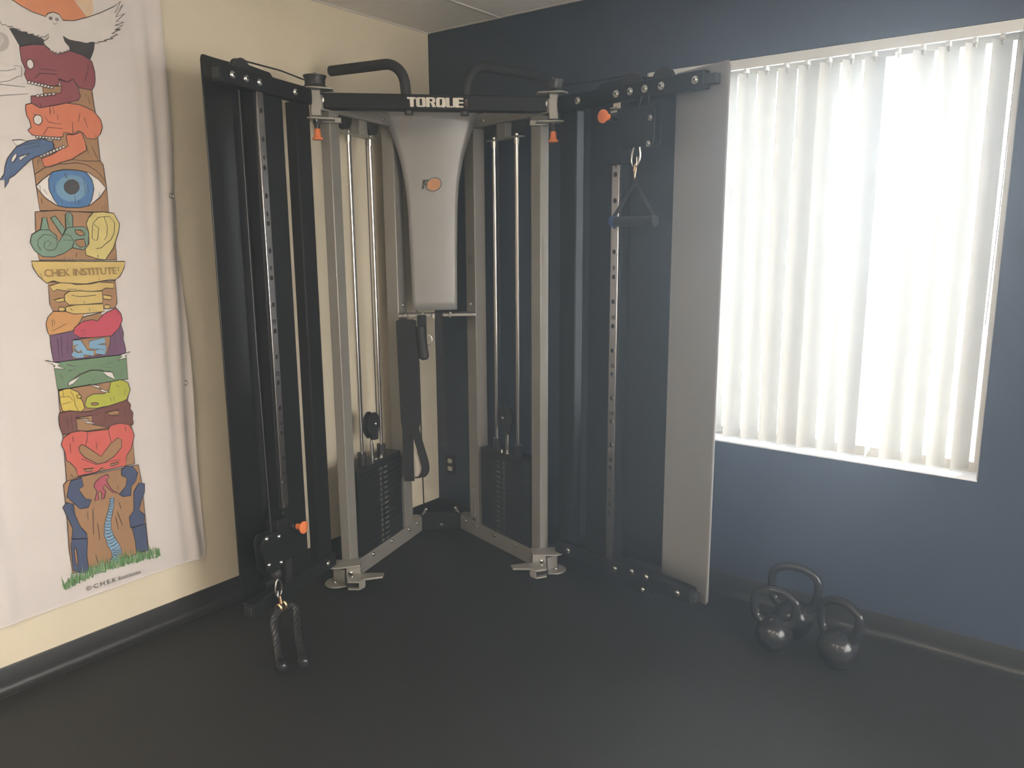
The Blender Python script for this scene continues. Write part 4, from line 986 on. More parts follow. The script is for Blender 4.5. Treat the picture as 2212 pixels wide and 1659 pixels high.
def weight_side(side):
    mir = (lambda p: p) if side == 'R' else mirror
    def F(s, n, z):      # s along the side frame from the corner out, n towards the inside of the machine
        return mir(Vector((0.235 + 0.964 * s - 0.266 * n, -0.10 - 0.266 * s - 0.964 * n, z)))
    def D(s, n, z=0.0):
        return F(s, n, 0) - F(0, 0, 0) + Vector((0, 0, z))
    inn = D(0, 1)
    so = 0.026 if side == 'L' else -0.004
    base = MB(); base.box(F, 0.0, 0.80, -0.062, 0.0, 0.0, 0.082)
    base.prism([F(-0.03, -0.002, 0.0), F(0.03, -0.002, 0.0), F(0.03, -0.002, 0.082), (F(-0.005, -0.002, 0.098)), F(-0.022, -0.002, 0.118), F(-0.034, -0.002, 0.112)], D(0, -0.006))
    b = base.build('base_rail', 'silver_paint', tr, bevel=0.003)
    for s in (0.080, 0.177, 0.357, 0.540): bolt(b, F(s, 0.0, 0.062), inn, 0.009)
    bolt(b, F(-0.026, 0.0, 0.108), inn, 0.008)
    # uprights
    bp = MB().box(F, 0.125, 0.21, -0.068, 0.0, 0.082, 2.165).build('rear_upright', 'silver_paint', tr, bevel=0.004)
    fp = MB().box(F, 0.672, 0.742, -0.05, 0.0, 0.082, 2.165).build('front_upright', 'silver_paint', tr, bevel=0.004)
    bolt(bp, F(0.165, 0.0, 1.285), inn, 0.008)
    tb = MB().box(F, 0.105, 0.80, -0.056, 0.0, 2.165, 2.226).build('top_rail', 'silver_paint', tr, bevel=0.003)
    for s in (0.20, 0.30): bolt(tb, F(s, 0.0, 2.19), inn, 0.008)
    # guide rods with their holder
    rh = MB()
    rh.box(F, 0.30 + so, 0.56 + so, -0.058, -0.018, 2.092, 2.099)
    rh.box(F, 0.395 + so, 0.465 + so, -0.050, -0.012, 2.099, 2.165)
    rh.build('rod_holder', 'silver_paint', tr, bevel=0.002)
    for s in (0.340 + so, 0.522 + so):
        r = MB(); r.cyl(F(s, -0.038, 0.10), F(s, -0.038, 2.092), 0.0098, 16)
        g_ = r.build('guide_rod', 'chrome', tr)
        c = MB(); c.cyl(F(s, -0.038, 2.062), F(s, -0.038, 2.092), 0.0145, 16); c.cyl(F(s, -0.038, 2.099), F(s, -0.038, 2.110), 0.010, 10)
        c.build('rod_collar', 'zinc', g_)
    for s in (0.368 + so, 0.500 + so):
        cb = MB(); cb.tube([F(s, -0.040, 0.73), F(s, -0.040, 2.16)], 0.003, 8)
        cb.build('cable', 'black_plastic', tr)
    for s in (0.318 + so, 0.552 + so): pulley(tr, F(s, -0.038, 2.165), inn, 0.052, 0.022)
    # weight stack
    st = thing_part = MB()
    st.box(F, 0.245, 0.655, -0.100, 0.004, 0.500, 0.528)
    sp = st.build('stack_head_plate', 'stack_iron', tr, bevel=0.003)
    pitch = 0.0272
    first = None
    for k in range(15):
        z0 = 0.092 + k * pitch
        if first is None:
            pm = MB(); pm.box(F, 0.245, 0.655, -0.100, 0.004, z0, z0 + pitch - 0.0013)
            pm.slot(1)
            pm.lathe(F(0.450, 0.0042, z0 + 0.0125), inn, [(0, 0.0085), (0.0012, 0.0085), (0.0012, 0.0062), (0.0002, 0.006)], 12)
            pm.box(F, 0.385, 0.418, 0.0042, 0.0052, z0 + 0.007, z0 + 0.0125)
            pm.slot(2).lathe(F(0.450, 0.0042, z0 + 0.0125), inn, [(0, 0.006), (0.0004, 0.006)], 10)
            first = pm.build('weight_plate', ['stack_iron', 'stack_mark', 'hole_dark'], tr, bevel=0.0015)
        else:
            part_copy(first, 'weight_plate', tr, (0, 0, k * pitch))
    for s in (0.340 + so, 0.522 + so):
        bs = MB(); bs.cyl(F(s, -0.038, 0.528), F(s, -0.038, 0.590), 0.022, 16)
        bs.build('rod_bushing', 'black_plastic', sp)
    sr = MB(); sr.cyl(F(0.432 + so, -0.038, 0.528), F(0.432 + so, -0.038, 0.615), 0.011, 14); sr.cyl(F(0.432 + so, -0.038, 0.615), F(0.432 + so, -0.038, 0.635), 0.007, 12)
    sr.cyl(F(0.405, -0.015, 0.528), F(0.405, -0.015, 0.545), 0.009, 12); sr.box(F, 0.375, 0.46, -0.028, -0.005, 0.528, 0.532)
    sr.build('selector_rod', 'zinc', sp)
    br = MB()
    for n in (-0.054, -0.022):
        poly = []
        for i in range(28):
            a = 2 * math.pi * i / 28
            rr = 0.052 * (1 + 0.06 * math.cos(3 * a))
            z = 0.712 + 0.064 * math.sin(a); x = 0.432 + so + rr * math.cos(a)
            if math.sin(a) < -0.8: z -= 0.008
            poly.append(F(x, n, z))
        br.prism(poly, D(0, 0.006))
    br.box(F, 0.417, 0.447, -0.05, -0.02, 0.630, 0.668)
    bk = br.build('pulley_bracket', 'black_plastic', tr, bevel=0.001)
    pulley(bk, F(0.432 + so, -0.035, 0.712), inn, 0.050, 0.022)
    bolt(bk, F(0.420 + so, -0.0155, 0.715), inn, 0.009)
    # hinge hardware outside the front upright, lock pedal at the foot
    hx = mir(Vector((1.012, -0.287, 0)))
    def Hn(du, dv, z):      # around the hinge axis in machine axes
        d = Vector((S2 * (du + dv), S2 * (du - dv), 0))
        return Vector((1.012, -0.287, z)) + d if side == 'R' else mirror(Vector((1.012, -0.287, z)) + d)
    hp = MB()
    hp.box(Hn, -0.020, 0.020, -0.030, 0.014, 2.140, 2.245)
    for z0, z1, rr in ((2.245, 2.252, 0.062), (2.124, 2.132, 0.050)):
        poly = []
        for i in range(20):
            a = -math.pi * 0.5 + math.pi * i / 19
            poly.append((rr * 0.9 * math.cos(a) + 0.01, rr * math.sin(a)))
        poly += [(-0.075, 0.03), (-0.075, -0.03)]
        hp.prism([Hn(a, b, z0) for a, b in poly], (0, 0, z1 - z0))
    hp.box(Hn, -0.10, -0.02, -0.052, -0.03, 2.118, 2.140)
    hb = hp.build('upper_hinge', 'silver_paint', tr, bevel=0.002)
    bolt(hb, Hn(0.035, 0.0, 2.123), (0, 0, -1), 0.007); bolt(hb, Hn(0.0, 0.02, 2.123), (0, 0, -1), 0.007)
    kb_ = MB()
    kb_.lathe(Hn(0, 0, 2.122), (0, 0, -1), [(0, 0.017), (0.014, 0.017), (0.016, 0.013), (0.034, 0.012)], 16)
    kn = kb_.build('plunger_body', 'black_plastic', hb)
    k2 = MB(); k2.lathe(Hn(0, 0, 2.088), (0, 0, -1), [(0, 0.012), (0.001, 0.0125), (0.030, 0.0155), (0.036, 0.020), (0.040, 0.0235), (0.044, 0.0235), (0.046, 0.020)], 20)
    k2.build('pull_knob', 'orange_knob', hb)
    spm = MB(); spm.lathe(Hn(0.0, -0.005, 2.252), (0, 0, 1), [(0, 0.02), (0.003, 0.047), (0.008, 0.049), (0.014, 0.043), (0.036, 0.042), (0.046, 0.048), (0.052, 0.049), (0.054, 0.020)], 28)
    spl = spm.build('hinge_pulley', 'black_plastic', hb)
    spc = MB(); spc.lathe(Hn(0.0, -0.005, 2.306), (0, 0, 1), [(0, 0.012), (0.006, 0.011), (0.010, 0.006)], 14)
    spc.build('pulley_cap', 'zinc', hb)
    # lower hinge: two lugs on the base rail
    lh = MB()
    for z0, z1, rr in ((0.104, 0.112, 0.05), (0.012, 0.020, 0.058)):
        poly = [(rr * math.cos(-math.pi * .5 + math.pi * i / 19) + 0.012, rr * math.sin(-math.pi * .5 + math.pi * i / 19)) for i in range(20)] + [(-0.10, 0.035), (-0.10, -0.045)]
        lh.prism([Hn(a, b, z0) for a, b in poly], (0, 0, z1 - z0))
    lh.box(Hn, -0.10, -0.035, -0.045, 0.03, 0.020, 0.104)
    lhb = lh.build('lower_hinge', 'silver_paint', tr, bevel=0.002)
    hw = MB(); hw.cyl(Hn(0.01, 0, 0.0), Hn(0.01, 0, 0.012), 0.03, 16); hw.build('foot_pad', 'black_rubber', lhb)
    bolt(lhb, Hn(0.02, 0.005, 0.020), (0, 0, 1), 0.008); bolt(lhb, Hn(-0.055, 0.03, 0.075), Hn(0, 1, 0) - Hn(0, 0, 0), 0.009)
    pd = MB()
    arm = [(-0.035, 0.050), (-0.045, 0.115), (-0.100, 0.125), (-0.125, 0.098), (-0.205, 0.085), (-0.212, 0.040), (-0.130, 0.030), (-0.10, 0.028)]
    pd.prism([Hn(a, b, 0.062) for a, b in arm], (0, 0, 0.009))
    pd.prism([Hn(a, b, 0.026) for a, b in [(-0.035, 0.050), (-0.045, 0.112), (-0.098, 0.122), (-0.122, 0.095), (-0.122, 0.045), (-0.10, 0.035)]], (0, 0, 0.007))
    pd.prism([Hn(a, b, 0.033) for a, b in [(-0.098, 0.122), (-0.125, 0.098), (-0.125, 0.085), (-0.095, 0.108)]], (0, 0, 0.03))
    pdl = pd.build('lock_pedal', 'silver_paint', tr, bevel=0.002)
    MB().prism([Hn(a, b, 0.036) for a, b in [(-0.030, 0.035), (-0.036, 0.098), (-0.088, 0.104), (-0.105, 0.040)]], (0, 0, 0.024)).build('pedal_slot_fill', 'hole_dark', pdl)  # dark block filling the slot between the pedal plates
    bolt(pdl, Hn(-0.062, 0.065, 0.071), (0, 0, 1), 0.009)
    return F, D, bp, inn

FR, DR, rear_R, inR = weight_side('R')
FL, DL, rear_L, inL = weight_side('L')

# stickers on the right rear upright
sk = MB(); sk.box(FR, 0.148, 0.180, 0.0, 0.0008, 0.115, 0.265)
skp = sk.build('warning_label', 'sticker', rear_R, smooth=False)
sl = MB()
for k in range(9): sl.box(FR, 0.153, 0.175, 0.0008, 0.0011, 0.130 + k * 0.014, 0.1335 + k * 0.014)
sl.box(FR, 0.150, 0.180, 0.0, 0.0011, 0.283, 0.287)
sl.box(FR, 0.150, 0.180, 0.0, 0.0010, 0.088, 0.105)
for k in range(4): sl.box(FR, 0.148, 0.182, 0.0, 0.0010, 1.495 + k * 0.011, 1.4985 + k * 0.011)
sl.build('label_print', 'sticker_dark', rear_R, smooth=False)
sk = MB(); sk.box(FL, 0.150, 0.195, 0.0, 0.0008, 0.47, 0.62); sk.build('warning_label', 'sticker', rear_L, smooth=False)

# black rear link between the two base rails
rl = MB(); rl.box(M, -0.115, 0.115, 0.205, 0.262, 0.0, 0.088)
rlk = rl.build('rear_link', 'black_paint', tr, bevel=0.004)
bolt(rlk, M(0.0, 0.262, 0.03), M(0, 1, 0), 0.007)

# crossbar with lettering
cb = MB(); cb.box(M, -0.515, 0.515, 0.857, 0.919, 2.172, 2.237)
cbar = cb.build('crossbar', 'black_paint', tr, bevel=0.004)
for u in (-0.490, 0.490): bolt(cbar, M(u, 0.919, 2.206), M(0, 1, 0), 0.010)
def letters():
    m = MB()
    h = 0.040; z0 = 2.184; v0 = 0.9192; u = [-0.128]
    def R(a, b, c, d): m.box(M, u[0] + a, u[0] + b, v0, v0 + 0.0006, z0 + c * h, z0 + d * h)
    def P(pts): m.prism([M(u[0] + a, v0, z0 + b * h) for a, b in pts], M(0, 0.0006, 0))
    t = 0.0155
    # T
    P([(0, 1), (0.037, 1), (0.037, 0.80), (0.028, 0.80), (0.028, 0.0), (0.012, 0.0), (0.012, 0.80), (0, 0.80)]); u[0] += 0.0385
    # O
    def O():
        P([(0.006, 0), (t, 0.16), (t, 0.84), (0.006, 1), (0, 0.88), (0, 0.12)])
        P([(0.041 - t, 0.16), (0.035, 0), (0.041, 0.12), (0.041, 0.88), (0.035, 1), (0.041 - t, 0.84)])
        P([(0.006, 0), (0.035, 0), (0.041 - t, 0.16), (t, 0.16)]); P([(t, 0.84), (0.041 - t, 0.84), (0.035, 1), (0.006, 1)])
    O(); u[0] += 0.0425
    # R
    R(0, 0.0155, 0, 1); P([(0.0155, 1), (0.034, 1), (0.040, 0.88), (0.040, 0.55), (0.034, 0.45), (0.0265, 0.45), (0.0265, 0.84), (0.0155, 0.84)])
    P([(0.0155, 0.45), (0.0265, 0.45), (0.0265, 0.58), (0.0155, 0.58)]); P([(0.0205, 0.45), (0.034, 0.45), (0.043, 0), (0.027, 0)]); u[0] += 0.0435
    # Q
    O(); P([(0.019, 0.30), (0.026, 0.20), (0.034, -0.12), (0.026, -0.02)]); u[0] += 0.0425
    # U
    R(0, 0.0155, 0.08, 1); P([(0.006, 0), (0.034, 0), (0.040, 0.10), (0.0155, 0.14), (0, 0.10)]); R(0.030, 0.040, 0.10, 1); u[0] += 0.0405
    # E
    R(0, 0.0155, 0, 1); R(0.0155, 0.035, 0.82, 1); R(0.0155, 0.035, 0.41, 0.59); R(0.0155, 0.035, 0, 0.18)
    return m
letters().build('brand_lettering', 'letter_cream', cbar, smooth=False)
text_mesh('brand_lettering', 'USA', lambda x, y: M(0.124 - y * 0.85 + 0.0095, 0.9194, 2.182 + x), 0.021, 'letter_rust', cbar, offset=0.0004, width=0.038)

# pull-up handles
for sg in (-1, 1):
    pts = [(0.128, 0.887, 2.15), (0.130, 0.887, 2.23), (0.134, 0.886, 2.272)]
    for i in range(1, 9):
        a = math.pi / 2 * i / 8
        d = 0.100 * (1 - math.cos(a)); up = 0.100 * math.sin(a)
        pts.append((0.134 + 0.83 * d, 0.886 - 0.50 * d, 2.272 + up))
    e = pts[-1]
    for L in ((0.06, 0.16, 0.30) if sg < 0 else (0.06, 0.18, 0.335)):
        pts.append((e[0] + 0.83 * L, e[1] - 0.56 * L, e[2] + 0.0 * L))
    m = MB(); m.tube([M(sg * u, v, z) for u, v, z in pts[1:]], 0.0225, 16)
    hd = m.build('pull_up_handle', 'black_rubber', tr)
    st_ = MB(); st_.cyl(M(sg * 0.122, 0.888, 2.156), M(sg * 0.122, 0.888, 2.172), 0.019, 16)
    st_.build('handle_nut', 'black_plastic', cbar)

# centre shroud with badge and accessory tray
def half_w(z):
    T = [(1.262, 0.113), (1.50, 0.117), (1.70, 0.1225), (1.80, 0.126), (1.90, 0.135), (2.02, 0.158), (2.11, 0.188), (2.17, 0.212), (2.235, 0.236)]
    for (a, x), (b, y) in zip(T, T[1:]):
        if z <= b:
            t = (z - a) / (b - a); return x + (y - x) * t
    return T[-1][1]
def sh_v(u, z):
    return 0.405 + 0.065 * (1 - (u / 0.24) ** 2) * 0.5 + 0.03 * max(0, (z - 1.7) / 0.5) ** 2
rows = []; nz, nu = 24, 12
for i in range(nz + 1):
    z = 1.262 + (2.235 - 1.262) * i / nz; w = half_w(z)
    rows.append([M(-0.012 + w * (2 * j / nu - 1), sh_v(w * (2 * j / nu - 1), z), z) for j in range(nu + 1)])
m = MB(); m.add([p for r in rows for p in r], [(i * (nu + 1) + j, i * (nu + 1) + j + 1, (i + 1) * (nu + 1) + j + 1, (i + 1) * (nu + 1) + j) for i in range(nz) for j in range(nu)])
shr = m.build('centre_shroud', 'shroud_grey', tr, angle=60)
so = shr.modifiers.new('thickness', 'SOLIDIFY'); so.thickness = 0.004; so.offset = 0
def BG(x, z, d=0.0035): return M(x, sh_v(x, z) + d, z)
m = MB()
F_ = [(-0.066, 1.868), (-0.052, 1.868), (-0.0485, 1.886), (-0.038, 1.886), (-0.036, 1.894), (-0.0475, 1.894), (-0.0455, 1.904), (-0.030, 1.904), (-0.027, 1.914), (-0.0575, 1.914)]
m.prism([BG(x, z) for x, z in F_], M(0, 0.0008, 0)); m.build('badge_letter', 'logo_grey', shr, smooth=False)
m = MB(); m.tube([BG(-0.004 + 0.0395 * math.cos(a), 1.890 + 0.0335 * math.sin(a) + 0.006 * math.cos(a), 0.004) for a in [2 * math.pi * i / 32 for i in range(32)]], 0.0011, 6, closed=True)
m.build('badge_ring', 'logo_grey', shr)
m = MB(); m.prism([BG(-0.003 + 0.033 * math.cos(a), 1.890 + 0.028 * math.sin(a) + 0.005 * math.cos(a), 0.0035) for a in [2 * math.pi * i / 28 for i in range(28)]], M(0, 0.0006, 0))
m.build('badge_disc', 'logo_orange', shr, smooth=False)

m = MB(); m.box(M, -0.200, 0.196, 0.375, 0.478, 1.240, 1.246)
m.box(M, -0.200, 0.196, 0.474, 0.479, 1.232, 1.246)
for u in (-0.150, -0.105, -0.025, 0.02, 0.06): m.box(M, u - 0.004, u + 0.004, 0.47, 0.484, 1.226, 1.242)
tray = m.build('accessory_tray', 'silver_paint', tr, bevel=0.0015)
for u in (-0.078, 0.066): bolt(tray, M(u, 0.445, 1.246), (0, 0, 1), 0.008)

# ------------------------------------------------------------------ hinged pulley arms
def wing(side, ang, dz, beam_len, panel_in, panel_tip, bolts, carriage_z, low):
    a = math.radians(ang)
    if side == 'R':
        O, ex, ey = Vector((1.012, -0.287, 0)), Vector((math.cos(a), -math.sin(a), 0)), Vector((-math.sin(a), -math.cos(a), 0))
    else:
        O, ex, ey = Vector((0.287, -1.012, 0)), Vector((math.sin(a), -math.cos(a), 0)), Vector((math.cos(a), math.sin(a), 0))
    def F(s, n, z): return O + ex * s + ey * n + Vector((0, 0, z))
    up = Vector((0, 0, 1))
    arm = MB()
    arm.box(F, 0.025, beam_len, -0.045, 0.0, 2.168 + dz, 2.234 + dz)
    arm.box(F, -0.03, 0.03, -0.045, -0.005, 2.18 + dz, 2.225 + dz)
    beam = arm.build('arm_top_beam', 'black_paint', tr, bevel=0.004)
    MB().box(F, beam_len - 0.002, beam_len + (0.05 if side == 'R' else 0.004), -0.038, -0.008, 2.18 + dz, 2.218 + dz).build('end_plug', 'black_plastic', beam, bevel=0.003)
    for s in bolts: bolt(beam, F(s, 0.0, 2.201 + dz), ey, 0.012)
    lo = MB(); lo.box(F, 0.02, beam_len + 0.03, -0.055, 0.0, 0.115, 0.180)
    lbeam = lo.build('arm_bottom_beam', 'black_paint', tr, bevel=0.004)
    MB().box(F, beam_len + 0.028, beam_len + (0.05 if side == 'R' else 0.034), -0.045, -0.010, 0.128, 0.166).build('end_plug', 'black_plastic', lbeam, bevel=0.003)
    lbl = [0.11, 0.40, 0.74] if side == 'R' else [0.085]
    for s in lbl: bolt(lbeam, F(s, 0.0, 0.148), ey, 0.011)
    for s in ((0.495, 0.575) if side == 'R' else ()): bolt(lbeam, F(s, 0.0, 0.166), ey, 0.011)
    # low pulley below the bottom beam
    pk = MB(); lc = 0.53 if side == 'R' else 0.375
    pk.box(F, lc - 0.05, lc + 0.05, -0.046, -0.040, 0.075, 0.125); pk.box(F, lc - 0.05, lc + 0.05, -0.012, -0.006, 0.075, 0.125)
    pkb = pk.build('low_pulley_bracket', 'black_paint', tr, bevel=0.002)
    pulley(pkb, F(lc, -0.026, 0.105), ey, 0.036, 0.022)
    bolt(pkb, F(lc + 0.025, -0.006, 0.098), ey, 0.009)
    # hinge post
    MB().box(F, 0.030, 0.128, -0.065, -0.012, 0.180, 2.168 + dz).build('hinge_post', 'black_paint', tr, bevel=0.006)
    # column: bent sheet, square tube and drilled chrome strip
    cs = MB()
    cs.box(F, 0.198, 0.338, -0.030, -0.024, 0.180, 2.168 + dz)
    cs.box(F, 0.198, 0.204, -0.062, -0.030, 0.180, 2.168 + dz)
    cs.build('column_sheet', 'black_paint', tr, bevel=0.002)
    MB().box(F, 0.335, 0.388, -0.060, -0.011, 0.180, 2.168 + dz).build('column_tube', 'black_paint', tr, bevel=0.004)
    strip = MB().box(F, 0.342, 0.381, -0.011, -0.001, 0.182, 2.166 + dz).build('height_strip', 'brushed_steel', tr, bevel=0.0015)
    hz = 0.19 + 0.1055 * 2
    hm = None; k = 0; z = 0.404 + dz * 0.4; num = 18
    while z < 2.12:
        if hm is None:
            h_ = MB(); h_.lathe(F(0.3615, -0.001, z), ey, [(0, 0.0098), (0.0003, 0.0098)], 16)
            h_.slot(1).lathe(F(0.3615, -0.001, z), ey, [(0.0, 0.0116), (0.0006, 0.0112), (0.0006, 0.0098), (0.0, 0.0098)], 16)
            hm = h_.build('adjustment_hole', ['hole_dark', 'zinc'], strip); zf = z
        else:
            part_copy(hm, 'adjustment_hole', strip, (0, 0, z - zf))
        if k % 2 == 0 and num > 2:
            text_mesh('height_number', str(num), lambda x, y, zz=z: F(0.3615 - x if side == 'L' else 0.3615 + x, -0.0004, zz + 0.030 + y), 0.024, 'hole_dark', strip, offset=0.0006, align='CENTER')
            num -= 2
        z += 0.1055 + dz * 0.06; k += 1
    # dark inner sheet behind the pulley run, then the outer panel with a folded lip, grey right, black left
    def sheet(name, prof, z0, z1, material, thick, r=0.0):
        n = len(prof); vs = []; nzs = 14
        for i in range(nzs + 1):
            for (pt, e) in prof:
                # e is the distance to the free edge, used to round the outer corners
                cut = 0.0
                if r and e < r: cut = r - math.sqrt(max(0.0, r * r - (r - e) ** 2))
                zz = (z0 + cut) + ((z1 - cut) - (z0 + cut)) * i / nzs
                vs.append(Vector((pt.x, pt.y, zz)))
        m_ = MB(); m_.add(vs, [(i * n + j, i * n + j + 1, (i + 1) * n + j + 1, (i + 1) * n + j) for i in range(nzs) for j in range(n - 1)])
        o = m_.build(name, material, tr, angle=40)
        s_ = o.modifiers.new('thickness', 'SOLIDIFY'); s_.thickness = thick; s_.offset = 0
        return o
    s1 = panel_in[0] + 0.01
    pr = []
    for i in range(13):
        t = i / 12; s = 0.345 + (s1 - 0.345) * t
        n = -0.0635 - 0.026 * math.sin(math.pi * t) + (panel_in[1] + 0.0635 - 0.008) * t * t
        pr.append((F(s, n, 0), 1.0))
    sheet('inner_sheet', pr, 0.180, 2.236 + dz, 'black_paint', 0.003)
    pi = F(panel_in[0], panel_in[1], 0); pt = panel_tip
    d = (pt - pi); Ld = d.length; dn = d.normalized(); nn = Vector((-dn.y, dn.x, 0))
    if nn.dot(ey) < 0: nn = -nn
    pr = [(pi - nn * 0.022, 1.0), (pi - nn * 0.004, 1.0), (pi + dn * 0.003, 1.0)]
    for i in range(1, 25):
        t = i / 24
        pr.append((pi + dn * (0.003 + (Ld - 0.003) * t) + nn * (-0.004 * math.sin(math.pi * t)), (1 - t) * (Ld - 0.003)))
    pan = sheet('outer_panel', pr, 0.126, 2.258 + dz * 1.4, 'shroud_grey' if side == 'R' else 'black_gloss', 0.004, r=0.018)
    # top pulleys, side cover and cable run to the hinge
    tops = (0.420, 0.575) if side == 'R' else (0.435,)
    for s in tops: pulley(beam, F(s, -0.0275, 2.228 + dz), ey, 0.047, 0.026)
    cv = MB()
    cvp = [(0.20, 2.205), (0.55 if side == 'R' else 0.45, 2.205), (0.55 if side == 'R' else 0.45, 2.245), (0.40, 2.268), (0.235, 2.262), (0.205, 2.235)]
    cv.prism([F(s, -0.052, z + dz) for s, z in cvp], ey * 0.006)
    cv.build('pulley_cover', 'black_paint', beam, bevel=0.001)
    tz = 2.228 + 0.042 + dz
    c_ = MB(); c_.tube([F(tops[0], -0.0275, tz), F(0.2, -0.022, tz + 0.004), F(0.02, -0.035, 2.285)], 0.0035, 8)
    c_.build('cable', 'black_plastic', tr)
    # sliding carriage with pull knob and swivel pulley
    cz = carriage_z
    ca = MB()
    ca.box(F, 0.322, 0.400, -0.068, 0.012, cz - 0.11, cz + 0.11)
    ca.box(F, 0.390, 0.460, -0.03, 0.03, cz - 0.09, cz + 0.09)
    car = ca.build('carriage', 'black_paint', tr, bevel=0.004)
    if not low:
        MB().box(F, 0.340, 0.372, 0.010, 0.018, cz + 0.112, cz + 0.117).box(F, 0.345, 0.378, 0.012, 0.018, cz + 0.094, cz + 0.104).build('carriage_glide', 'zinc', car, bevel=0.001)
    kd = ey
    kc = F(0.362, 0.008, cz + (0.075 if not low else 0.035))
    k1 = MB(); k1.lathe(kc, kd, [(0, 0.015), (0.03, 0.014), (0.032, 0.012), (0.045, 0.012)], 16); k1.build('plunger_body', 'black_plastic', car)
    k2 = MB(); k2.lathe(kc + kd * 0.043, kd, [(0, 0.0125), (0.022, 0.015), (0.028, 0.024), (0.031, 0.0265), (0.036, 0.0265), (0.038, 0.023)], 24); k2.build('pull_knob', 'orange_knob', car)
    # swivel housing: two cheek plates round a pulley
    hs = MB()
    hc = cz + (0.02 if not low else -0.02)
    for n0, n1 in ((0.004, 0.009), (0.046, 0.051)):
        poly = [(0.430, hc - 0.070), (0.580, hc - 0.078), (0.592, hc - 0.06), (0.596, hc + 0.06), (0.580, hc + 0.085), (0.445, hc + 0.075), (0.428, hc + 0.05)]
        if low: poly = [(0.455, hc + 0.075), (0.565, hc + 0.085), (0.582, hc + 0.06), (0.570, hc - 0.055), (0.540, hc - 0.085), (0.488, hc - 0.085), (0.458, hc - 0.05)]
        hs.prism([F(s, n0, z) for s, z in poly], ey * (n1 - n0))
    hso = hs.build('swivel_housing', 'black_paint', tr, bevel=0.002)
    sx = 0.520 if not low else 0.512
    pulley(hso, F(sx, 0.0275, hc + 0.02), ey, 0.046, 0.026)
    bl_ = ((0.575, 2.079), (0.568, 1.983)) if not low else ((0.557, hc + 0.072), (0.482, hc + 0.055), (0.553, hc - 0.040), (0.478, hc - 0.058))
    for s, z in bl_: bolt(hso, F(s, 0.051, z), ey, 0.009)
    return F, ex, ey, car

_b = math.radians(10)
tipR = Vector((1.012, -0.287, 0)) + Vector((math.cos(_b), -math.sin(_b), 0)) * 0.869 + Vector((-math.sin(_b), -math.cos(_b), 0)) * -0.030
wR, exR, eyR, carR = wing('R', 10.0, 0.0, 0.775, (0.588, -0.094), tipR, [0.146, 0.358, 0.430, 0.504, 0.584, 0.738], 2.03, False)
_a = math.radians(16)
tipL = Vector((0.287, -1.012, 0)) + Vector((math.sin(_a), -math.cos(_a), 0)) * 0.594 + Vector((math.cos(_a), math.sin(_a), 0)) * -0.066
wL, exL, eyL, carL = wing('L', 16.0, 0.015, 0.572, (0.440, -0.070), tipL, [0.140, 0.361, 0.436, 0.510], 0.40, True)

# cables at the swivels
c = MB(); c.tube([wR(0.505, 0.020, 2.17), wR(0.497, 0.034, 2.10), wR(0.502, 0.040, 2.03), wR(0.505, 0.042, 1.998)], 0.0035, 8)
c.tube([wR(0.535, 0.010, 2.17), wR(0.525, 0.010, 2.10), wR(0.520, 0.02, 2.06)], 0.003, 8)
c.build('cable', 'black_plastic', tr)
c = MB(); c.tube([wL(0.470, -0.010, 2.17), wL(0.480, 0.0, 1.2), wL(0.490, 0.020, 0.45)], 0.003, 8)
c.build('cable', 'black_plastic', tr)
b = MB(); b.sphere(wL(0.492, 0.032, 0.276), 0.024, 16, 10); b.build('cable_stop', 'black_rubber', tr)

# ------------------------------------------------------------------ accessories
def snap_hook(F, s, n, ztop, L, lean, label):
    """pear-shaped carabiner hanging from ztop"""
    o = F(s, n, ztop)
    t = thing('carabiner', o, label, 'carabiner')
    def Q(x, y, z): return F(s + x + lean * z, n + y, ztop + z)
    pts = []
    for i in range(36):
        a = 2 * math.pi * i / 36
        w = 0.0105 + 0.0095 * (1 - math.cos(a)) / 2 + 0.003 * math.sin(a) ** 2
        pts.append(Q(w * math.sin(a) * 1.12, 0, -L / 2 + L / 2 * math.cos(a)))
    m = MB(); m.tube(pts, 0.0042, 8, closed=True); m.build('hook_body', 'zinc', t)
    g_ = MB(); g_.tube([Q(0.008, 0.004, -L * 0.62), Q(0.012, 0.005, -L * 0.95)], 0.0036, 8); g_.build('gate', 'zinc', t)
    e = MB(); e.tube([Q(0.0105 * math.cos(a), 0.006 * math.sin(a) , -0.002 + 0.011 * math.sin(a)) for a in [2 * math.pi * i / 16 for i in range(16)]], 0.0032, 8, closed=True); e.build('eye', 'zinc', t)
    return t
snap_hook(wR, 0.507, 0.042, 2.000, 0.100, 0.10, 'steel snap hook holding the stirrup handle on the right arm')
snap_hook(wL, 0.488, 0.036, 0.252, 0.080, 0.0, 'steel snap hook holding the triceps rope near the floor')

# stirrup handle on the right arm
t = thing('stirrup_handle', wR(0.4980, 0.05, 1.688), 'black stirrup handle with a blue collar hanging from the right pulley arm', 'handle')
m = MB(); m.tube([wR(0.4985, 0.042, 1.912), wR(0.4955, 0.046, 1.885), wR(0.4990, 0.046, 1.855), wR(0.5030, 0.042, 1.890), wR(0.5015, 0.040, 1.912)], 0.0028, 8, closed=True); m.build('link_ring', 'brass', t)
for a, b in ((0.392, -1), (0.599, 1)):
    m = MB(); m.tube([wR(0.5000, 0.045, 1.860), wR(0.502 + 0.004 * b, 0.045, 1.835), wR(a - 0.004 * b, 0.045, 1.708), wR(a - 0.006 * b, 0.045, 1.685)], 0.0085, 8, flat=0.32)
    m.build('strap', 'webbing', t)
m = MB(); m.tube([wR(0.4040, 0.045, 1.688), wR(0.4360, 0.045, 1.688), wR(0.5560, 0.045, 1.687), wR(0.5880, 0.045, 1.687)], 0.0205, 18); m.build('grip', 'black_rubber', t)
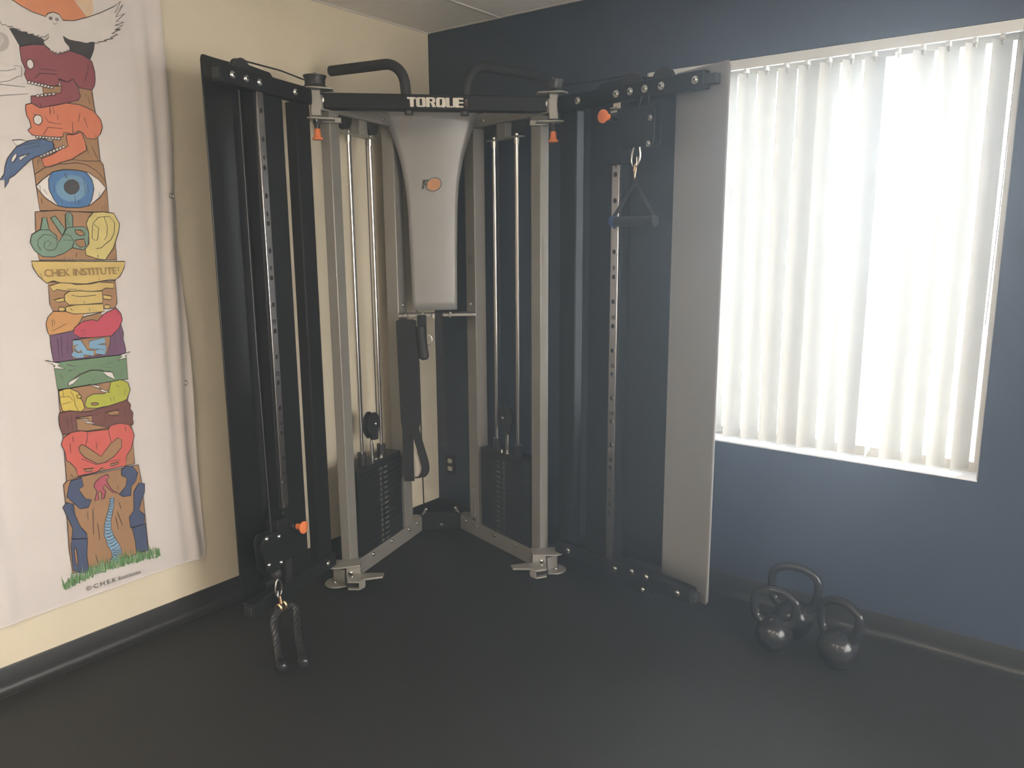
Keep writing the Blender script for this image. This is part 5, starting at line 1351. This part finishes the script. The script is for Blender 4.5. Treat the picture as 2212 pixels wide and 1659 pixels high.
m = MB(); m.tube([wR(0.3850, 0.045, 1.688), wR(0.4060, 0.045, 1.688)], 0.0225, 18); m.build('end_collar', 'blue_plastic', t)['label'] = 'blue end collar'
m = MB(); m.tube([wR(0.5860, 0.045, 1.687), wR(0.6070, 0.045, 1.687)], 0.0225, 18); m.build('end_collar', 'black_plastic', t)

# triceps rope on the left arm, ends lying on the floor
rc = wL(0.489, 0.045, 0.12)
t = thing('triceps_rope', (rc.x + 0.1, rc.y - 0.05, 0.0), 'black braided triceps rope drooping from the left arm onto the floor', 'rope')
m = MB()
for sg in (-1, 1):
    m.tube([wL(0.489 + sg * 0.016, 0.045 + 0.013 * math.cos(a), 0.128 + 0.016 * math.sin(a)) for a in [2 * math.pi * i / 14 for i in range(14)]], 0.007, 8, closed=True)
m.tube([wL(0.489, 0.040, 0.178), wL(0.489, 0.046, 0.145)], 0.008, 10)
m.build('clamp', 'brass', t)
def spline(P, n):
    out = []
    P = [Vector(p) for p in P]; Q = [P[0] * 2 - P[1]] + P + [P[-1] * 2 - P[-2]]
    for i in range(1, len(Q) - 2):
        for k in range(n):
            u = k / n
            out.append(0.5 * ((2 * Q[i]) + (-Q[i - 1] + Q[i + 1]) * u + (2 * Q[i - 1] - 5 * Q[i] + 4 * Q[i + 1] - Q[i + 2]) * u * u + (-Q[i - 1] + 3 * Q[i] - 3 * Q[i + 1] + Q[i + 2]) * u ** 3))
    out.append(P[-1]); return out
ends = [Vector((0.700, -1.648, 0.026)), Vector((0.737, -1.577, 0.026))]
starts = [(wL(0.503, 0.045, 0.122), wL(0.556, 0.058, 0.100)), (wL(0.473, 0.045, 0.122), wL(0.425, 0.062, 0.098))]
for (s0, s1), en in zip(starts, ends):
    mid = s1.lerp(en, 0.33); mid.z = 0.040
    mid2 = s1.lerp(en, 0.66); mid2.z = 0.017
    e0 = en.copy(); e0.z = 0.020
    path = spline([s0, s1, mid, mid2, e0], 14)
    m = MB(); N = len(path)
    for sidx in range(3):      # three twisted strands
        pts = []
        for i, q in enumerate(path):
            tt = (path[min(N - 1, i + 1)] - path[max(0, i - 1)]).normalized()
            e = Vector((0, 0, 1)); e = (e - tt * e.dot(tt)).normalized(); g_ = tt.cross(e)
            ph = i * 0.62 + sidx * 2.0944
            pts.append(q + e * (0.0082 * math.cos(ph)) + g_ * (0.0082 * math.sin(ph)))
        m.tube(pts, 0.0080, 8)
    m.build('rope_strand', 'black_plastic', t)
    dr = (path[-1] - path[-4]).normalized(); dr.z = 0; dr.normalize()
    m = MB(); m.lathe(en - dr * 0.03, dr, [(0, 0.018), (0.012, 0.021), (0.022, 0.0255), (0.040, 0.0258), (0.052, 0.020), (0.057, 0.010)], 18); m.build('end_stop', 'cast_iron_gloss', t)

# accessories hanging from the tray hooks
def ribbon3(pts, w, thick, wdir):
    """flat strap: centre line pts, half width along wdir"""
    m = MB(); rings = []
    wd = Vector(wdir).normalized(); n = len(pts)
    for i, q in enumerate(pts):
        q = Vector(q); tt = (Vector(pts[min(n - 1, i + 1)]) - Vector(pts[max(0, i - 1)])).normalized(); nn = tt.cross(wd).normalized()
        ww = w[i] if isinstance(w, list) else w
        rings.append([q + wd * ww + nn * thick, q - wd * ww + nn * thick, q - wd * ww - nn * thick, q + wd * ww - nn * thick])
    m.rings(rings); return m
UD = M(1, 0, 0)
t = thing('long_strap', M(-0.155, 0.495, 0.36), 'long black padded strap with a split loop end hanging at the left of the tray', 'strap')
m = ribbon3(spline([M(-0.163, 0.492, 1.222), M(-0.162, 0.496, 1.18), M(-0.158, 0.497, 0.95), M(-0.154, 0.497, 0.70), M(-0.155, 0.497, 0.62)], 6), [0.034, 0.045, 0.050] + [0.0515] * 16 + [0.048, 0.044, 0.036, 0.030, 0.026, 0.024], 0.009, UD)
m.build('strap_body', 'webbing', t, bevel=0.003)
lp = ribbon3(spline([M(-0.172, 0.497, 0.70), M(-0.170, 0.500, 0.58), M(-0.172, 0.502, 0.46), M(-0.170, 0.502, 0.372)], 6), 0.027, 0.008, UD); lp.build('loop_strap', 'webbing', t, bevel=0.003)
lp = ribbon3(spline([M(-0.140, 0.499, 0.68), M(-0.116, 0.505, 0.58), M(-0.090, 0.508, 0.48), M(-0.086, 0.508, 0.43), M(-0.100, 0.506, 0.40), M(-0.120, 0.504, 0.392)], 6), 0.021, 0.008, (UD + Vector((0, 0, 0.10)))); lp.build('loop_strap', 'webbing', t, bevel=0.003)
lp = ribbon3(spline([M(-0.130, 0.497, 0.53), M(-0.120, 0.500, 0.46), M(-0.124, 0.500, 0.392)], 5), 0.012, 0.003, UD); lp.build('loop_lining', 'webbing_lining', t)['label'] = 'pale inner lining of the loop'
for u in (-0.168, -0.150):
    m = MB(); m.tube([M(u + 0.010 * math.sin(a) * 0.5, 0.482 + 0.014 * math.cos(a), 1.236 + 0.020 * math.sin(a)) for a in [2 * math.pi * i / 18 for i in range(18)]], 0.0024, 8, closed=True)
    m.build('hanging_ring', 'zinc', t)

t = thing('strap_grip', M(-0.08, 0.50, 1.01), 'short black tube grip on a strap hanging from the middle of the tray', 'handle')
m = ribbon3(spline([M(-0.082, 0.492, 1.243), M(-0.082, 0.500, 1.20), M(-0.082, 0.500, 1.14)], 5), 0.022, 0.005, UD); m.build('strap', 'webbing', t, bevel=0.002)
m = MB(); m.tube(spline([M(-0.090, 0.503, 1.185), M(-0.086, 0.504, 1.12), M(-0.080, 0.505, 1.05), M(-0.076, 0.506, 1.024)], 5) + [M(-0.075, 0.506, 1.016)], [0.026] * 14 + [0.026, 0.023, 0.016], 18); m.build('grip', 'black_rubber', t)
m = MB(); m.tube([M(-0.058 + 0.024 * math.cos(a), 0.490, 1.115 + 0.027 * math.sin(a)) for a in [2 * math.pi * i / 22 for i in range(22)]], 0.0022, 8, closed=True); m.build('steel_ring', 'zinc', t)

t = thing('ankle_strap', M(0.008, 0.49, 0.50), 'long narrow black strap hanging at the right of the tray against navy wall', 'strap')
m = ribbon3(spline([M(0.004, 0.480, 1.254), M(0.004, 0.490, 1.24), M(0.002, 0.493, 1.15), M(0.006, 0.494, 0.90), M(0.012, 0.494, 0.55)], 6), 0.020, 0.004, UD); m.build('strap_body', 'webbing', t, bevel=0.002)
m = MB(); m.box(M, -0.030, -0.008, 0.484, 0.490, 1.222, 1.248); m.build('buckle', 'zinc', t, bevel=0.002)

# kettlebells
def kettlebell(x, y, R, hw, rot, label):
    t = thing('kettlebell', (x, y, 0), label, 'kettlebell', 'black kettlebells under the window')
    m = MB()
    zc = R * 0.93
    prof = [(0.0, R * 0.50), (0.004, R * 0.56)]
    for i in range(3, 20):
        a = math.pi * i / 20
        prof.append((zc - R * math.cos(a), R * math.sin(a)))
    prof.append((zc + R * 0.995, R * 0.05))
    m.lathe((x, y, 0), (0, 0, 1), [(d, r) for d, r in prof if d >= 0], 32)
    m.build('bell', 'cast_iron_gloss', t, angle=60)
    c, s = math.cos(rot), math.sin(rot)
    def K(a, z): return Vector((x + a * c, y + a * s, z))
    top = hw['top']; w = hw['w']
    P = [(-R * 0.60, zc + R * 0.62), (-w * 0.90, zc + R * 0.98), (-w, (zc + R + top) / 2 + 0.012), (-w * 0.80, top - 0.022), (-w * 0.42, top - 0.004), (0, top), (w * 0.42, top - 0.004), (w * 0.80, top - 0.022), (w, (zc + R + top) / 2 + 0.012), (w * 0.90, zc + R * 0.98), (R * 0.60, zc + R * 0.62)]
    path = spline([K(a, z) for a, z in P], 5)
    n = len(path); rad = [0.0165 + 0.006 * abs(2 * i / (n - 1) - 1) ** 4 for i in range(n)]
    m = MB(); m.tube(path, rad, 14); m.build('handle', 'cast_iron_gloss', t)
    return t
kettlebell(2.135, -0.365, 0.073, dict(top=0.252, w=0.080), math.radians(6), 'black kettlebell closest to the trainer arm, front left of three')
kettlebell(2.372, -0.335, 0.078, dict(top=0.262, w=0.076), math.radians(-14), 'black kettlebell at the front right of the three under the window')
kettlebell(2.158, -0.200, 0.080, dict(top=0.297, w=0.092), math.radians(4), 'tallest black kettlebell standing behind the other two near the wall')

# ------------------------------------------------------------------ room-filling scatter volume standing in for lens glare off the window
if GLARE_DENSITY > 0:
    hz = MB().box(W, 0.001, RX - 0.001, RY + 0.001, -0.0005, 0.001, H - 0.006).build('glare_veil', 'black_plastic', smooth=False)
    hm_ = bpy.data.materials.new('glare_scatter'); hm_.use_nodes = True
    nt = hm_.node_tree; nt.nodes.clear()
    o = nt.nodes.new('ShaderNodeOutputMaterial'); v = nt.nodes.new('ShaderNodeVolumeScatter')
    v.inputs['Color'].default_value = (0.78, 0.90, 1.0, 1); v.inputs['Density'].default_value = GLARE_DENSITY; v.inputs['Anisotropy'].default_value = 0.78
    nt.links.new(v.outputs[0], o.inputs['Volume'])
    hz.data.materials.clear(); hz.data.materials.append(hm_)
    hz['kind'] = 'stuff'; hz['label'] = 'thin bluish volume added to imitate lens glare around the window'; hz['category'] = 'glare_veil'

for _o in bpy.data.objects:
    _d = 0; _p = _o
    while _p.parent: _p = _p.parent; _d += 1
    assert _d <= 2, _o.name
